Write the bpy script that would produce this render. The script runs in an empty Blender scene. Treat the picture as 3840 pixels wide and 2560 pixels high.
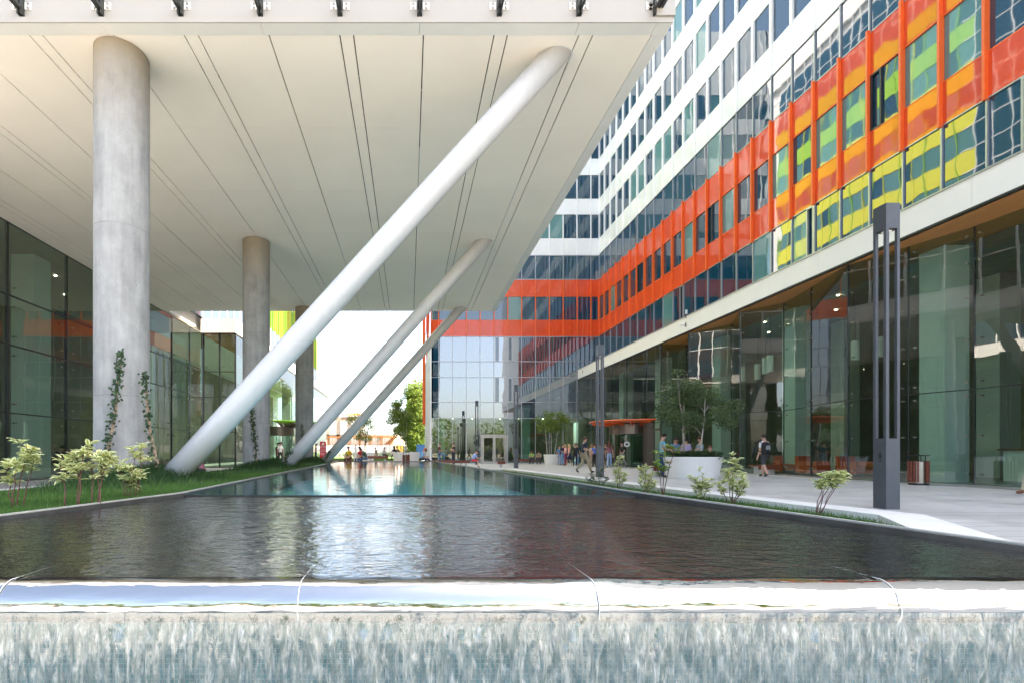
import bpy, bmesh, math, random
import numpy as np
from mathutils import Vector, Matrix
R = math.radians
C = bpy.context.scene.collection
sc = bpy.context.scene

# ---------------------------------------------------------------- camera
F, VX, VY, CZ = 1840.0, 1533.0, 1696.0, 1.02       # focal length in photo pixels, vanishing point, eye height
cam_d = bpy.data.cameras.new('camera')
cam = bpy.data.objects.new('camera', cam_d); C.objects.link(cam)
cam.location = (0, 0, CZ); cam.rotation_euler = (R(90), 0, 0)
cam_d.sensor_width = 36; cam_d.lens = F / 3840 * 36
cam_d.shift_x = (1920 - VX) / 3840; cam_d.shift_y = (VY - 1280) / 3840
cam_d.clip_start = 0.05; cam_d.clip_end = 4000
sc.camera = cam
# ---------------------------------------------------------------- sky, sun, exposure
SUN_EL, SUN_AZ = 52.0, 99.0                         # azimuth clockwise from +Y
w = bpy.data.worlds.new('World'); sc.world = w; w.use_nodes = True
wn = w.node_tree; bg = wn.nodes['Background']
sky = wn.nodes.new('ShaderNodeTexSky'); sky.sky_type = 'NISHITA'; sky.sun_disc = False
sky.sun_elevation = R(SUN_EL); sky.sun_rotation = R(SUN_AZ)
sky.air_density = 1.0; sky.dust_density = 3.0; sky.ozone_density = 1.0
hs = wn.nodes.new('ShaderNodeHueSaturation'); hs.inputs['Saturation'].default_value = 0.78
wn.links.new(sky.outputs[0], hs.inputs['Color']); wn.links.new(hs.outputs[0], bg.inputs[0]); bg.inputs[1].default_value = 0.125
sd = bpy.data.lights.new('sun', 'SUN'); sd.energy = 4.6; sd.angle = R(0.5); sd.color = (1, 0.90, 0.77)
sun = bpy.data.objects.new('sun', sd); C.objects.link(sun)
_d = Vector((math.sin(R(SUN_AZ)) * math.cos(R(SUN_EL)), math.cos(R(SUN_AZ)) * math.cos(R(SUN_EL)), math.sin(R(SUN_EL))))
sun.rotation_euler = _d.to_track_quat('Z', 'Y').to_euler(); sun.location = (60, 10, 90)
vs = sc.view_settings; vs.view_transform = 'Standard'; vs.look = 'None'; vs.gamma = 1; vs.use_curve_mapping = False
vs.exposure = 2.6
cy = sc.cycles
cy.use_denoising = True; cy.max_bounces = 9; cy.diffuse_bounces = 5; cy.glossy_bounces = 5; cy.transparent_max_bounces = 12
cy.transmission_bounces = 4; cy.caustics_reflective = True; cy.caustics_refractive = False; cy.sample_clamp_indirect = 3

# ---------------------------------------------------------------- materials
M = {}
def mat(name):
    m = bpy.data.materials.new(name); m.use_nodes = True; M[name] = m
    nt = m.node_tree; b = nt.nodes['Principled BSDF']
    return m, nt, b
def pset(b, **k):
    for a, v in k.items():
        key = {'col': 'Base Color', 'rough': 'Roughness', 'metal': 'Metallic', 'ior': 'IOR', 'spec': 'Specular IOR Level', 'coat': 'Coat Weight',
               'coatr': 'Coat Roughness', 'emit': 'Emission Color', 'es': 'Emission Strength', 'sheen': 'Sheen Weight'}[a]
        if key.endswith('Color') and len(v) == 3: v = (*v, 1)
        b.inputs[key].default_value = v
def N(nt, t, **k):
    n = nt.nodes.new(t)
    for a, v in k.items():
        if a.startswith('_'): setattr(n, a[1:], v)
        else:
            key = a.replace('__', ' ')
            n.inputs[key].default_value = v
    return n
def coords(nt, scale=(1, 1, 1), obj_random=False, space='Object'):
    tc = nt.nodes.new('ShaderNodeTexCoord'); mp = nt.nodes.new('ShaderNodeMapping')
    mp.inputs['Scale'].default_value = scale
    nt.links.new(tc.outputs[space], mp.inputs[0])
    if obj_random:
        oi = nt.nodes.new('ShaderNodeObjectInfo'); mul = nt.nodes.new('ShaderNodeMath'); mul.operation = 'MULTIPLY'; mul.inputs[1].default_value = 60
        nt.links.new(oi.outputs['Random'], mul.inputs[0]); nt.links.new(mul.outputs[0], mp.inputs['Location'])
    return mp
def noise(nt, scale, src, detail=3, rough=0.55, dist=0.0):
    n = N(nt, 'ShaderNodeTexNoise', Scale=scale, Detail=detail, Roughness=rough, Distortion=dist)
    nt.links.new(src.outputs[0], n.inputs['Vector']); return n
def ramp(nt, src, stops, out='Fac'):
    r = nt.nodes.new('ShaderNodeValToRGB'); e = r.color_ramp.elements
    while len(e) < len(stops): e.new(0.5)
    for x, (p, c) in zip(e, stops): x.position = p; x.color = (*c, 1) if len(c) == 3 else c
    nt.links.new(src.outputs[out] if isinstance(out, (str, int)) else out, r.inputs[0]); return r
def bump(nt, b, src, strength, dist=0.01, out=0):
    n = nt.nodes.new('ShaderNodeBump'); n.inputs['Strength'].default_value = strength; n.inputs['Distance'].default_value = dist
    nt.links.new(src.outputs[out], n.inputs['Height'])
    if b is not None: nt.links.new(n.outputs[0], b.inputs['Normal'])
    return n
def mixc(nt, fac, a, b2):
    n = nt.nodes.new('ShaderNodeMix'); n.data_type = 'RGBA'
    if isinstance(fac, (int, float)): n.inputs[0].default_value = fac
    else: nt.links.new(fac, n.inputs[0])
    for i, v in ((6, a), (7, b2)):
        if isinstance(v, tuple): n.inputs[i].default_value = (*v, 1)
        else: nt.links.new(v, n.inputs[i])
    return n.outputs[2]
def simple(name, col, rough=0.5, metal=0.0, var=0.06, vscale=3.0, bumpy=0.0, bscale=40, **k):
    """painted / plain surface with a little tonal variation so that it is never flat"""
    m, nt, b = mat(name); pset(b, col=col, rough=rough, metal=metal, **k)
    mp = coords(nt)
    n = noise(nt, vscale, mp, 5)
    lo = tuple(max(0, c * (1 - var)) for c in col); hi = tuple(min(1, c * (1 + var)) for c in col)
    r = ramp(nt, n, [(0.3, lo), (0.7, hi)]); nt.links.new(r.outputs[0], b.inputs['Base Color'])
    if bumpy: bump(nt, b, noise(nt, bscale, mp, 4), bumpy, 0.01)
    return m
def wavy(name, col, rough=0.02, ior=1.6, wave=0.0035, wscale=0.9, var=0.0, coat=0.0, metal=0.0):
    """flat float glass / glazed panel: sharp reflections that wobble from pane to pane"""
    m, nt, b = mat(name); pset(b, col=col, rough=rough, ior=ior, metal=metal, coat=coat, coatr=0.01)
    mp = coords(nt, (1, 1, 0.75), True)
    n = noise(nt, wscale, mp, 1.5, 0.4)
    bump(nt, b, n, 1.0, wave * 2.2 / wscale)
    if var:
        n2 = noise(nt, 0.5, mp, 4)
        r = ramp(nt, n2, [(0.35, tuple(c * (1 - var) for c in col)), (0.7, tuple(min(1, c * (1 + var)) for c in col))])
        nt.links.new(r.outputs[0], b.inputs['Base Color'])
    return m
wavy('facade_glass', (0.006, 0.044, 0.078), ior=1.95, wave=0.0017, wscale=0.9)
wavy('facade_glass_blind', (0.10, 0.23, 0.225), ior=1.8, wave=0.0016, wscale=0.9)
wavy('pale_blue_glass', (0.035, 0.06, 0.085), ior=3.0, wave=0.0016, wscale=0.6)
wavy('orange_glass', (0.72, 0.085, 0.022), rough=0.03, ior=1.5, wave=0.0025, var=0.05)
wavy('white_glass', (0.85, 0.86, 0.84), rough=0.06, ior=1.5, wave=0.002, var=0.03)
simple('orange_fin', (0.86, 0.14, 0.022), 0.38, var=0.04)
simple('white_fin', (0.85, 0.85, 0.85), 0.35, var=0.03)
simple('lime_fin', (0.32, 0.56, 0.025), 0.4, var=0.05)
simple('yellow_fin', (0.74, 0.72, 0.035), 0.4, var=0.05)
simple('mullion_grey', (0.42, 0.43, 0.45), 0.35, 0.6, var=0.05)
simple('mullion_dark', (0.035, 0.038, 0.04), 0.4, 0.3, var=0.05)
simple('fascia_white', (0.86, 0.84, 0.81), 0.45, var=0.02, vscale=1.2)
simple('steel', (0.42, 0.385, 0.34), 0.34, 1.0, var=0.05)
simple('lamp_metal', (0.075, 0.082, 0.095), 0.42, 0.35, var=0.08, vscale=6, bumpy=0.05, bscale=300)
simple('black_metal', (0.022, 0.022, 0.02), 0.5, 0.2)
simple('bracket_metal', (0.055, 0.056, 0.05), 0.55, 0.4, var=0.2, vscale=30)
simple('white_render', (0.82, 0.81, 0.80), 0.6, var=0.03, vscale=2, bumpy=0.04, bscale=120)
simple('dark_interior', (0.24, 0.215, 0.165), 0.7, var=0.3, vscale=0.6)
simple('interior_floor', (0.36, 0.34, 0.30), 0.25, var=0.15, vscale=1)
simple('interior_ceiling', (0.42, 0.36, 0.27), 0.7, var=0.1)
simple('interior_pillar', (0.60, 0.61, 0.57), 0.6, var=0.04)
simple('orange_fabric', (0.70, 0.11, 0.02), 0.8)
simple('wood_red', (0.17, 0.045, 0.025), 0.45, var=0.35, vscale=14)
simple('wood_frame', (0.50, 0.19, 0.04), 0.7, var=0.25, vscale=6)
simple('rubble', (0.48, 0.33, 0.24), 0.9, var=0.35, vscale=1.5, bumpy=0.8, bscale=3)
simple('earth', (0.24, 0.20, 0.14), 0.95, var=0.3, vscale=0.3)
simple('soil', (0.045, 0.05, 0.025), 0.95, var=0.4, vscale=6)
simple('tarp_grey', (0.52, 0.52, 0.52), 0.7, var=0.1)
simple('tarp_yellow', (0.85, 0.55, 0.10), 0.7, var=0.1)
simple('blue_paint', (0.015, 0.075, 0.22), 0.5)
simple('sign_red', (0.46, 0.012, 0.03), 0.35, var=0.03)
simple('sign_white', (0.85, 0.85, 0.85), 0.4, var=0.0)
simple('rim_dark', (0.045, 0.045, 0.043), 0.28, var=0.3, vscale=8)
simple('rim_pale', (0.34, 0.34, 0.31), 0.5, var=0.15, vscale=10)
simple('bead', (0.75, 0.77, 0.75), 0.2)
simple('camera_white', (0.75, 0.75, 0.74), 0.4)
simple('lime_canopy', (0.28, 0.62, 0.03), 0.2, var=0.05)
simple('orange_canopy', (0.80, 0.16, 0.05), 0.18, var=0.05)
simple('skin', (0.55, 0.33, 0.24), 0.55, var=0.05)
simple('skin_tan', (0.40, 0.22, 0.15), 0.55, var=0.05)
simple('eye_dark', (0.03, 0.02, 0.02), 0.3)
simple('lip', (0.40, 0.15, 0.13), 0.5)
def cloth(name, col):
    return simple(name, col, 0.85, var=0.14, vscale=9, bumpy=0.25, bscale=14)
# soffit: matt cream panels
simple('soffit_panel', (0.89, 0.825, 0.74), 0.75, var=0.035, vscale=0.5)
simple('soffit_trim', (0.74, 0.73, 0.70), 0.4, var=0.02)
# timber soffit
m, nt, b = mat('timber'); pset(b, rough=0.5)
mp = coords(nt, (14, 0.9, 1)); n = noise(nt, 2.2, mp, 5, 0.6, 0.3)
r = ramp(nt, n, [(0.25, (0.36, 0.15, 0.045)), (0.75, (0.62, 0.30, 0.10))]); nt.links.new(r.outputs[0], b.inputs['Base Color'])
# white painted steel brace
m, nt, b = mat('brace_paint'); pset(b, col=(0.52, 0.52, 0.52), rough=0.33, coat=0.2, coatr=0.15)
mp = coords(nt, (1, 1, 0.35)); n = noise(nt, 9, mp, 4)
r = ramp(nt, n, [(0.3, (0.50, 0.502, 0.505)), (0.7, (0.54, 0.54, 0.535))]); nt.links.new(r.outputs[0], b.inputs['Base Color']); bump(nt, b, noise(nt, 26, mp, 4), 0.10, 0.01)
# cast concrete column: pour streaks, blotches, tan stain near the head, casting seams
m, nt, b = mat('concrete'); pset(b, rough=0.78)
g = nt.nodes.new('ShaderNodeNewGeometry'); sx = nt.nodes.new('ShaderNodeSeparateXYZ'); nt.links.new(g.outputs['Position'], sx.inputs[0])
mp = coords(nt, (1, 1, 0.09), True); n1 = noise(nt, 7, mp, 6, 0.62)
mp2 = coords(nt, (1, 1, 0.7), True); n2 = noise(nt, 2.6, mp2, 7, 0.68)
n3 = noise(nt, 16, mp2, 6, 0.7)
c1 = ramp(nt, n1, [(0.28, (0.145, 0.147, 0.142)), (0.55, (0.275, 0.276, 0.268)), (0.8, (0.36, 0.36, 0.35))])
c2 = ramp(nt, n2, [(0.3, (0.16, 0.164, 0.166)), (0.65, (0.38, 0.382, 0.373))])
mx = mixc(nt, 0.5, c1.outputs[0], c2.outputs[0])
st = N(nt, 'ShaderNodeMapRange'); st.inputs[1].default_value = 6.6; st.inputs[2].default_value = 8.2
add = nt.nodes.new('ShaderNodeMath'); add.operation = 'MULTIPLY_ADD'; add.inputs[1].default_value = 1.6
nt.links.new(n1.outputs[0], add.inputs[0]); nt.links.new(sx.outputs[2], add.inputs[2])
sub = nt.nodes.new('ShaderNodeMath'); sub.operation = 'SUBTRACT'; sub.inputs[1].default_value = 0.8; nt.links.new(add.outputs[0], sub.inputs[0])
nt.links.new(sub.outputs[0], st.inputs[0])
m2 = nt.nodes.new('ShaderNodeMath'); m2.operation = 'MULTIPLY'; m2.inputs[1].default_value = 0.75; nt.links.new(st.outputs[0], m2.inputs[0])
mx = mixc(nt, m2.outputs[0], mx, (0.26, 0.20, 0.12))
pit = ramp(nt, n3, [(0.30, (0.8, 0.8, 0.8)), (0.38, (0, 0, 0))]); mx = mixc(nt, pit.outputs[0], mx, (0.17, 0.172, 0.175))
nt.links.new(mx, b.inputs['Base Color']); bump(nt, b, n3, 0.18, 0.01)
# plaza paving: long pale pavers
m, nt, b = mat('paving'); pset(b, rough=0.5)
mp = coords(nt, (1, 1, 1)); bt = N(nt, 'ShaderNodeTexBrick', Scale=1.0, Mortar__Size=0.010); bt.inputs['Brick Width'].default_value = 1.6; bt.inputs['Row Height'].default_value = 0.4
bt.inputs['Color1'].default_value = (0.54, 0.515, 0.475, 1); bt.inputs['Color2'].default_value = (0.60, 0.575, 0.53, 1); bt.inputs['Mortar'].default_value = (0.24, 0.235, 0.22, 1)
nt.links.new(mp.outputs[0], bt.inputs['Vector']); n = noise(nt, 0.7, mp, 7, 0.65)
r = ramp(nt, n, [(0.3, (0.78, 0.78, 0.78)), (0.7, (1, 1, 1))])
mm = nt.nodes.new('ShaderNodeMix'); mm.data_type = 'RGBA'; mm.blend_type = 'MULTIPLY'; mm.inputs[0].default_value = 1
nt.links.new(bt.outputs[0], mm.inputs[6]); nt.links.new(r.outputs[0], mm.inputs[7]); nt.links.new(mm.outputs[2], b.inputs['Base Color'])
rr = ramp(nt, n, [(0.3, (0.34,) * 3), (0.7, (0.6,) * 3)]); nt.links.new(rr.outputs[0], b.inputs['Roughness'])
simple('kerb_stone', (0.72, 0.70, 0.65), 0.55, var=0.05, vscale=2.5, bumpy=0.05, bscale=90)
simple('path_grey', (0.36, 0.35, 0.33), 0.7, var=0.1, vscale=3)
# granite under the weir
m, nt, b = mat('granite'); pset(b, rough=0.08)
mp = coords(nt); n = noise(nt, 60, mp, 4, 0.7)
r = ramp(nt, n, [(0.35, (0.012, 0.011, 0.011)), (0.75, (0.040, 0.034, 0.033))]); nt.links.new(r.outputs[0], b.inputs['Base Color'])
# mosaic pool floor
m, nt, b = mat('mosaic'); pset(b, rough=0.3)
mp = coords(nt); bt = N(nt, 'ShaderNodeTexBrick', Scale=1.0, Mortar__Size=0.004); bt.offset = 0.0
bt.inputs['Brick Width'].default_value = 0.05; bt.inputs['Row Height'].default_value = 0.05
bt.inputs['Color1'].default_value = (0.02, 0.27, 0.36, 1); bt.inputs['Color2'].default_value = (0.07, 0.46, 0.54, 1); bt.inputs['Mortar'].default_value = (0.30, 0.50, 0.52, 1)
nt.links.new(mp.outputs[0], bt.inputs['Vector']); nt.links.new(bt.outputs[0], b.inputs['Base Color'])
m, nt, b = mat('mosaic_wall'); pset(b, rough=0.3)
tc = nt.nodes.new('ShaderNodeTexCoord'); sp = nt.nodes.new('ShaderNodeSeparateXYZ'); cb = nt.nodes.new('ShaderNodeCombineXYZ'); nt.links.new(tc.outputs['Object'], sp.inputs[0])
nt.links.new(sp.outputs[0], cb.inputs[0]); nt.links.new(sp.outputs[2], cb.inputs[1])
bt = N(nt, 'ShaderNodeTexBrick', Scale=1.0, Mortar__Size=0.0022); bt.offset = 0.0
bt.inputs['Brick Width'].default_value = 0.022; bt.inputs['Row Height'].default_value = 0.022
bt.inputs['Color1'].default_value = (0.02, 0.11, 0.12, 1); bt.inputs['Color2'].default_value = (0.05, 0.24, 0.25, 1); bt.inputs['Mortar'].default_value = (0.25, 0.33, 0.33, 1)
nt.links.new(cb.outputs[0], bt.inputs['Vector']); nt.links.new(bt.outputs[0], b.inputs['Base Color'])

def sheet_mat(name, tint, waves, ior=1.33, edge=None, gloss_rough=0.0, boost=1.0):
    """clear sheet (water film, window glass): tinted see-through plus a Fresnel mirror; waves = list of (scale xyz, noise scale, detail, distance)"""
    m, nt, b = mat(name); nt.nodes.remove(b)
    out = nt.nodes['Material Output']
    t = nt.nodes.new('ShaderNodeBsdfTransparent'); t.inputs[0].default_value = (*tint, 1)
    gl = nt.nodes.new('ShaderNodeBsdfGlossy'); gl.inputs['Roughness'].default_value = gloss_rough
    fr = nt.nodes.new('ShaderNodeFresnel'); ge = nt.nodes.new('ShaderNodeNewGeometry')
    im = nt.nodes.new('ShaderNodeMath'); im.operation = 'MULTIPLY_ADD'; im.inputs[1].default_value = 1 / ior - ior; im.inputs[2].default_value = ior
    nt.links.new(ge.outputs['Backfacing'], im.inputs[0]); nt.links.new(im.outputs[0], fr.inputs[0])   # same mirror from both sides
    mxs = nt.nodes.new('ShaderNodeMixShader')
    prev = None
    for sc3, ns, det, dist, rnd in waves:
        mp = coords(nt, sc3, rnd); n = noise(nt, ns, mp, det, 0.55, 0.4 if not rnd else 0)
        bp = nt.nodes.new('ShaderNodeBump'); bp.inputs['Strength'].default_value = 1; bp.inputs['Distance'].default_value = dist
        nt.links.new(n.outputs[0], bp.inputs['Height'])
        if prev: nt.links.new(prev.outputs[0], bp.inputs['Normal'])
        prev = bp
    if prev:
        nt.links.new(prev.outputs[0], gl.inputs['Normal']); nt.links.new(prev.outputs[0], fr.inputs['Normal'])
    fo = fr.outputs[0]
    if boost != 1.0:
        mu = nt.nodes.new('ShaderNodeMath'); mu.operation = 'MULTIPLY'; mu.use_clamp = True; mu.inputs[1].default_value = boost
        nt.links.new(fo, mu.inputs[0]); fo = mu.outputs[0]
    nt.links.new(fo, mxs.inputs[0]); nt.links.new(t.outputs[0], mxs.inputs[1]); nt.links.new(gl.outputs[0], mxs.inputs[2])
    nt.links.new(mxs.outputs[0], out.inputs[0])
    return m
sheet_mat('pool_water', (0.62, 0.92, 0.94), [((1, 1.0, 1), 1.6, 3, 0.0055, False), ((1, 1.2, 1), 8, 2, 0.0009, False)])
sheet_mat('weir_film', (0.92, 0.95, 0.95), [((1, 1.3, 1), 5.0, 2.5, 0.013, False), ((1, 1.6, 1), 15, 3, 0.0066, False)], boost=1.9)
sheet_mat('clear_glass', (0.60, 0.765, 0.69), [((1, 1, 0.8), 0.8, 1.5, 0.0034, True)], ior=2.35)
sheet_mat('clear_glass_front', (0.60, 0.765, 0.69), [((1, 1, 0.8), 0.7, 1.5, 0.003, True)], ior=2.2)
# polished weir lip
m, nt, b = mat('lip_steel'); pset(b, col=(0.43, 0.43, 0.425), metal=1.0, rough=0.03)
mp = coords(nt, (1, 5, 5)); bump(nt, b, noise(nt, 3.0, mp, 3), 1.0, 0.004)
# falling water: pale aerated streaks with clear gaps
m, nt, b = mat('falling_water'); out = nt.nodes['Material Output']
pset(b, col=(0.30, 0.295, 0.275), rough=0.18, ior=1.33)
mp = coords(nt, (1, 1, 0.16)); n = noise(nt, 55, mp, 6, 0.62, 0.7)
bump(nt, b, noise(nt, 30, mp, 4, 0.6, 0.5), 0.9, 0.012)
nc = noise(nt, 40, coords(nt, (1, 1, 0.20)), 5, 0.62, 0.8)
rc = ramp(nt, nc, [(0.34, (0.15, 0.18, 0.16)), (0.52, (0.28, 0.29, 0.255)), (0.70, (0.56, 0.55, 0.50))]); nt.links.new(rc.outputs[0], b.inputs['Base Color'])
tr = nt.nodes.new('ShaderNodeBsdfTransparent'); tr.inputs[0].default_value = (0.86, 0.94, 0.93, 1)
gl = nt.nodes.new('ShaderNodeBsdfGlossy'); gl.inputs['Roughness'].default_value = 0.05
bp2 = bump(nt, None, noise(nt, 26, mp, 4, 0.6, 0.5), 1.0, 0.012); nt.links.new(bp2.outputs[0], gl.inputs['Normal'])
mA = nt.nodes.new('ShaderNodeMixShader'); mA.inputs[0].default_value = 0.22
nt.links.new(tr.outputs[0], mA.inputs[1]); nt.links.new(gl.outputs[0], mA.inputs[2])
fr = ramp(nt, n, [(0.34, (0.05,) * 3), (0.56, (0.93,) * 3)])
mB = nt.nodes.new('ShaderNodeMixShader'); gz = nt.nodes.new('ShaderNodeNewGeometry'); sz = nt.nodes.new('ShaderNodeSeparateXYZ'); nt.links.new(gz.outputs['Position'], sz.inputs[0])
m1 = N(nt, 'ShaderNodeMapRange'); m1.inputs[1].default_value = 0.325; m1.inputs[2].default_value = 0.275; nt.links.new(sz.outputs[2], m1.inputs[0])      # clear where it leaves the lip
m3 = N(nt, 'ShaderNodeMapRange'); m3.inputs[1].default_value = 0.02; m3.inputs[2].default_value = 0.22; m3.inputs[3].default_value = 0.72; nt.links.new(sz.outputs[2], m3.inputs[0])   # the sheet breaks up as it falls
k1 = nt.nodes.new('ShaderNodeMath'); k1.operation = 'MULTIPLY'; nt.links.new(fr.outputs[0], k1.inputs[0]); nt.links.new(m1.outputs[0], k1.inputs[1])
k2 = nt.nodes.new('ShaderNodeMath'); k2.operation = 'MULTIPLY'; nt.links.new(k1.outputs[0], k2.inputs[0]); nt.links.new(m3.outputs[0], k2.inputs[1])
nt.links.new(k2.outputs[0], mB.inputs[0]); nt.links.new(mA.outputs[0], mB.inputs[1]); nt.links.new(b.outputs[0], mB.inputs[2])
nt.links.new(mB.outputs[0], out.inputs[0])

def leafy(name, lo, hi, edge=None, trans=0.35, rough=0.5, vs_=5.0, extra=None):
    """foliage: tone varies leaf by leaf (attribute 'tone'), optional pale margin (attribute 'edge')"""
    m, nt, b = mat(name); pset(b, rough=rough, spec=0.3)
    out = nt.nodes['Material Output']
    at = nt.nodes.new('ShaderNodeAttribute'); at.attribute_name = 'tone'
    stops = [(0.0, lo), (1.0, hi)]
    if extra: stops = [(0.0, lo), (0.9, hi), (0.96, extra)]
    r = ramp(nt, at, stops)
    col = r.outputs[0]
    if edge:
        ae = nt.nodes.new('ShaderNodeAttribute'); ae.attribute_name = 'edge'
        mp = coords(nt); n = noise(nt, 40, mp, 2)
        ad = nt.nodes.new('ShaderNodeMath'); ad.operation = 'MULTIPLY_ADD'; ad.inputs[1].default_value = 0.5
        nt.links.new(n.outputs[0], ad.inputs[0]); nt.links.new(ae.outputs['Fac'], ad.inputs[2])
        er = ramp(nt, ad, [(0.66, (0, 0, 0)), (0.82, (1, 1, 1))], 0)
        col = mixc(nt, er.outputs[0], col, edge)
    nt.links.new(col, b.inputs['Base Color'])
    tl = nt.nodes.new('ShaderNodeBsdfTranslucent'); nt.links.new(col, tl.inputs[0])
    ms = nt.nodes.new('ShaderNodeMixShader'); ms.inputs[0].default_value = trans
    nt.links.new(b.outputs[0], ms.inputs[1]); nt.links.new(tl.outputs[0], ms.inputs[2]); nt.links.new(ms.outputs[0], out.inputs[0])
    return m
leafy('leaf_variegated', (0.24, 0.36, 0.07), (0.42, 0.50, 0.13), edge=(0.80, 0.80, 0.48), extra=(0.62, 0.48, 0.09))
leafy('leaf_plain', (0.12, 0.24, 0.03), (0.26, 0.36, 0.06), extra=(0.45, 0.14, 0.06))
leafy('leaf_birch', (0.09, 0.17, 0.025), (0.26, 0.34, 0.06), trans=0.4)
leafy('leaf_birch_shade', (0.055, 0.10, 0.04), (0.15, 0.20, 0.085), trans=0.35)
leafy('leaf_ivy', (0.012, 0.03, 0.012), (0.045, 0.085, 0.028), trans=0.15, rough=0.35)
leafy('leaf_tree', (0.06, 0.13, 0.015), (0.24, 0.30, 0.05), trans=0.35)
leafy('leaf_dark', (0.012, 0.03, 0.010), (0.05, 0.085, 0.025), trans=0.2)
leafy('grass_blade', (0.035, 0.092, 0.018), (0.11, 0.21, 0.04), trans=0.3)
leafy('grass_dark', (0.014, 0.042, 0.012), (0.05, 0.105, 0.025), trans=0.25)
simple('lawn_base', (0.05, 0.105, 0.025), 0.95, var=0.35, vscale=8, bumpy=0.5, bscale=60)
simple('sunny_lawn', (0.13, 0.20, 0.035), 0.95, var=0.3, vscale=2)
simple('bark_white', (0.46, 0.42, 0.36), 0.8, var=0.3, vscale=18)
simple('bark_grey', (0.27, 0.24, 0.19), 0.85, var=0.35, vscale=18)
simple('bark_brown', (0.14, 0.095, 0.06), 0.9, var=0.3, vscale=14)
simple('stem_red', (0.11, 0.04, 0.03), 0.55, var=0.3, vscale=20)
simple('vine_wood', (0.26, 0.18, 0.12), 0.9, var=0.45, vscale=24)
def lit(name, col, s):
    m, nt, b = mat(name); pset(b, col=(0.8, 0.8, 0.8), emit=col, es=s); return m
lit('spot_glow', (1.0, 0.86, 0.62), 9.0)
lit('warm_strip', (1.0, 0.55, 0.18), 0.9)
simple('concrete_seam', (0.20, 0.20, 0.195), 0.85, var=0.3, vscale=9)
simple('raw_concrete', (0.40, 0.32, 0.25), 0.9, var=0.15, vscale=0.8)
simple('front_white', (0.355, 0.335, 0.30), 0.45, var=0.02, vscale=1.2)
simple('lower_pool', (0.16, 0.21, 0.205), 0.2, var=0.25, vscale=6)
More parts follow.
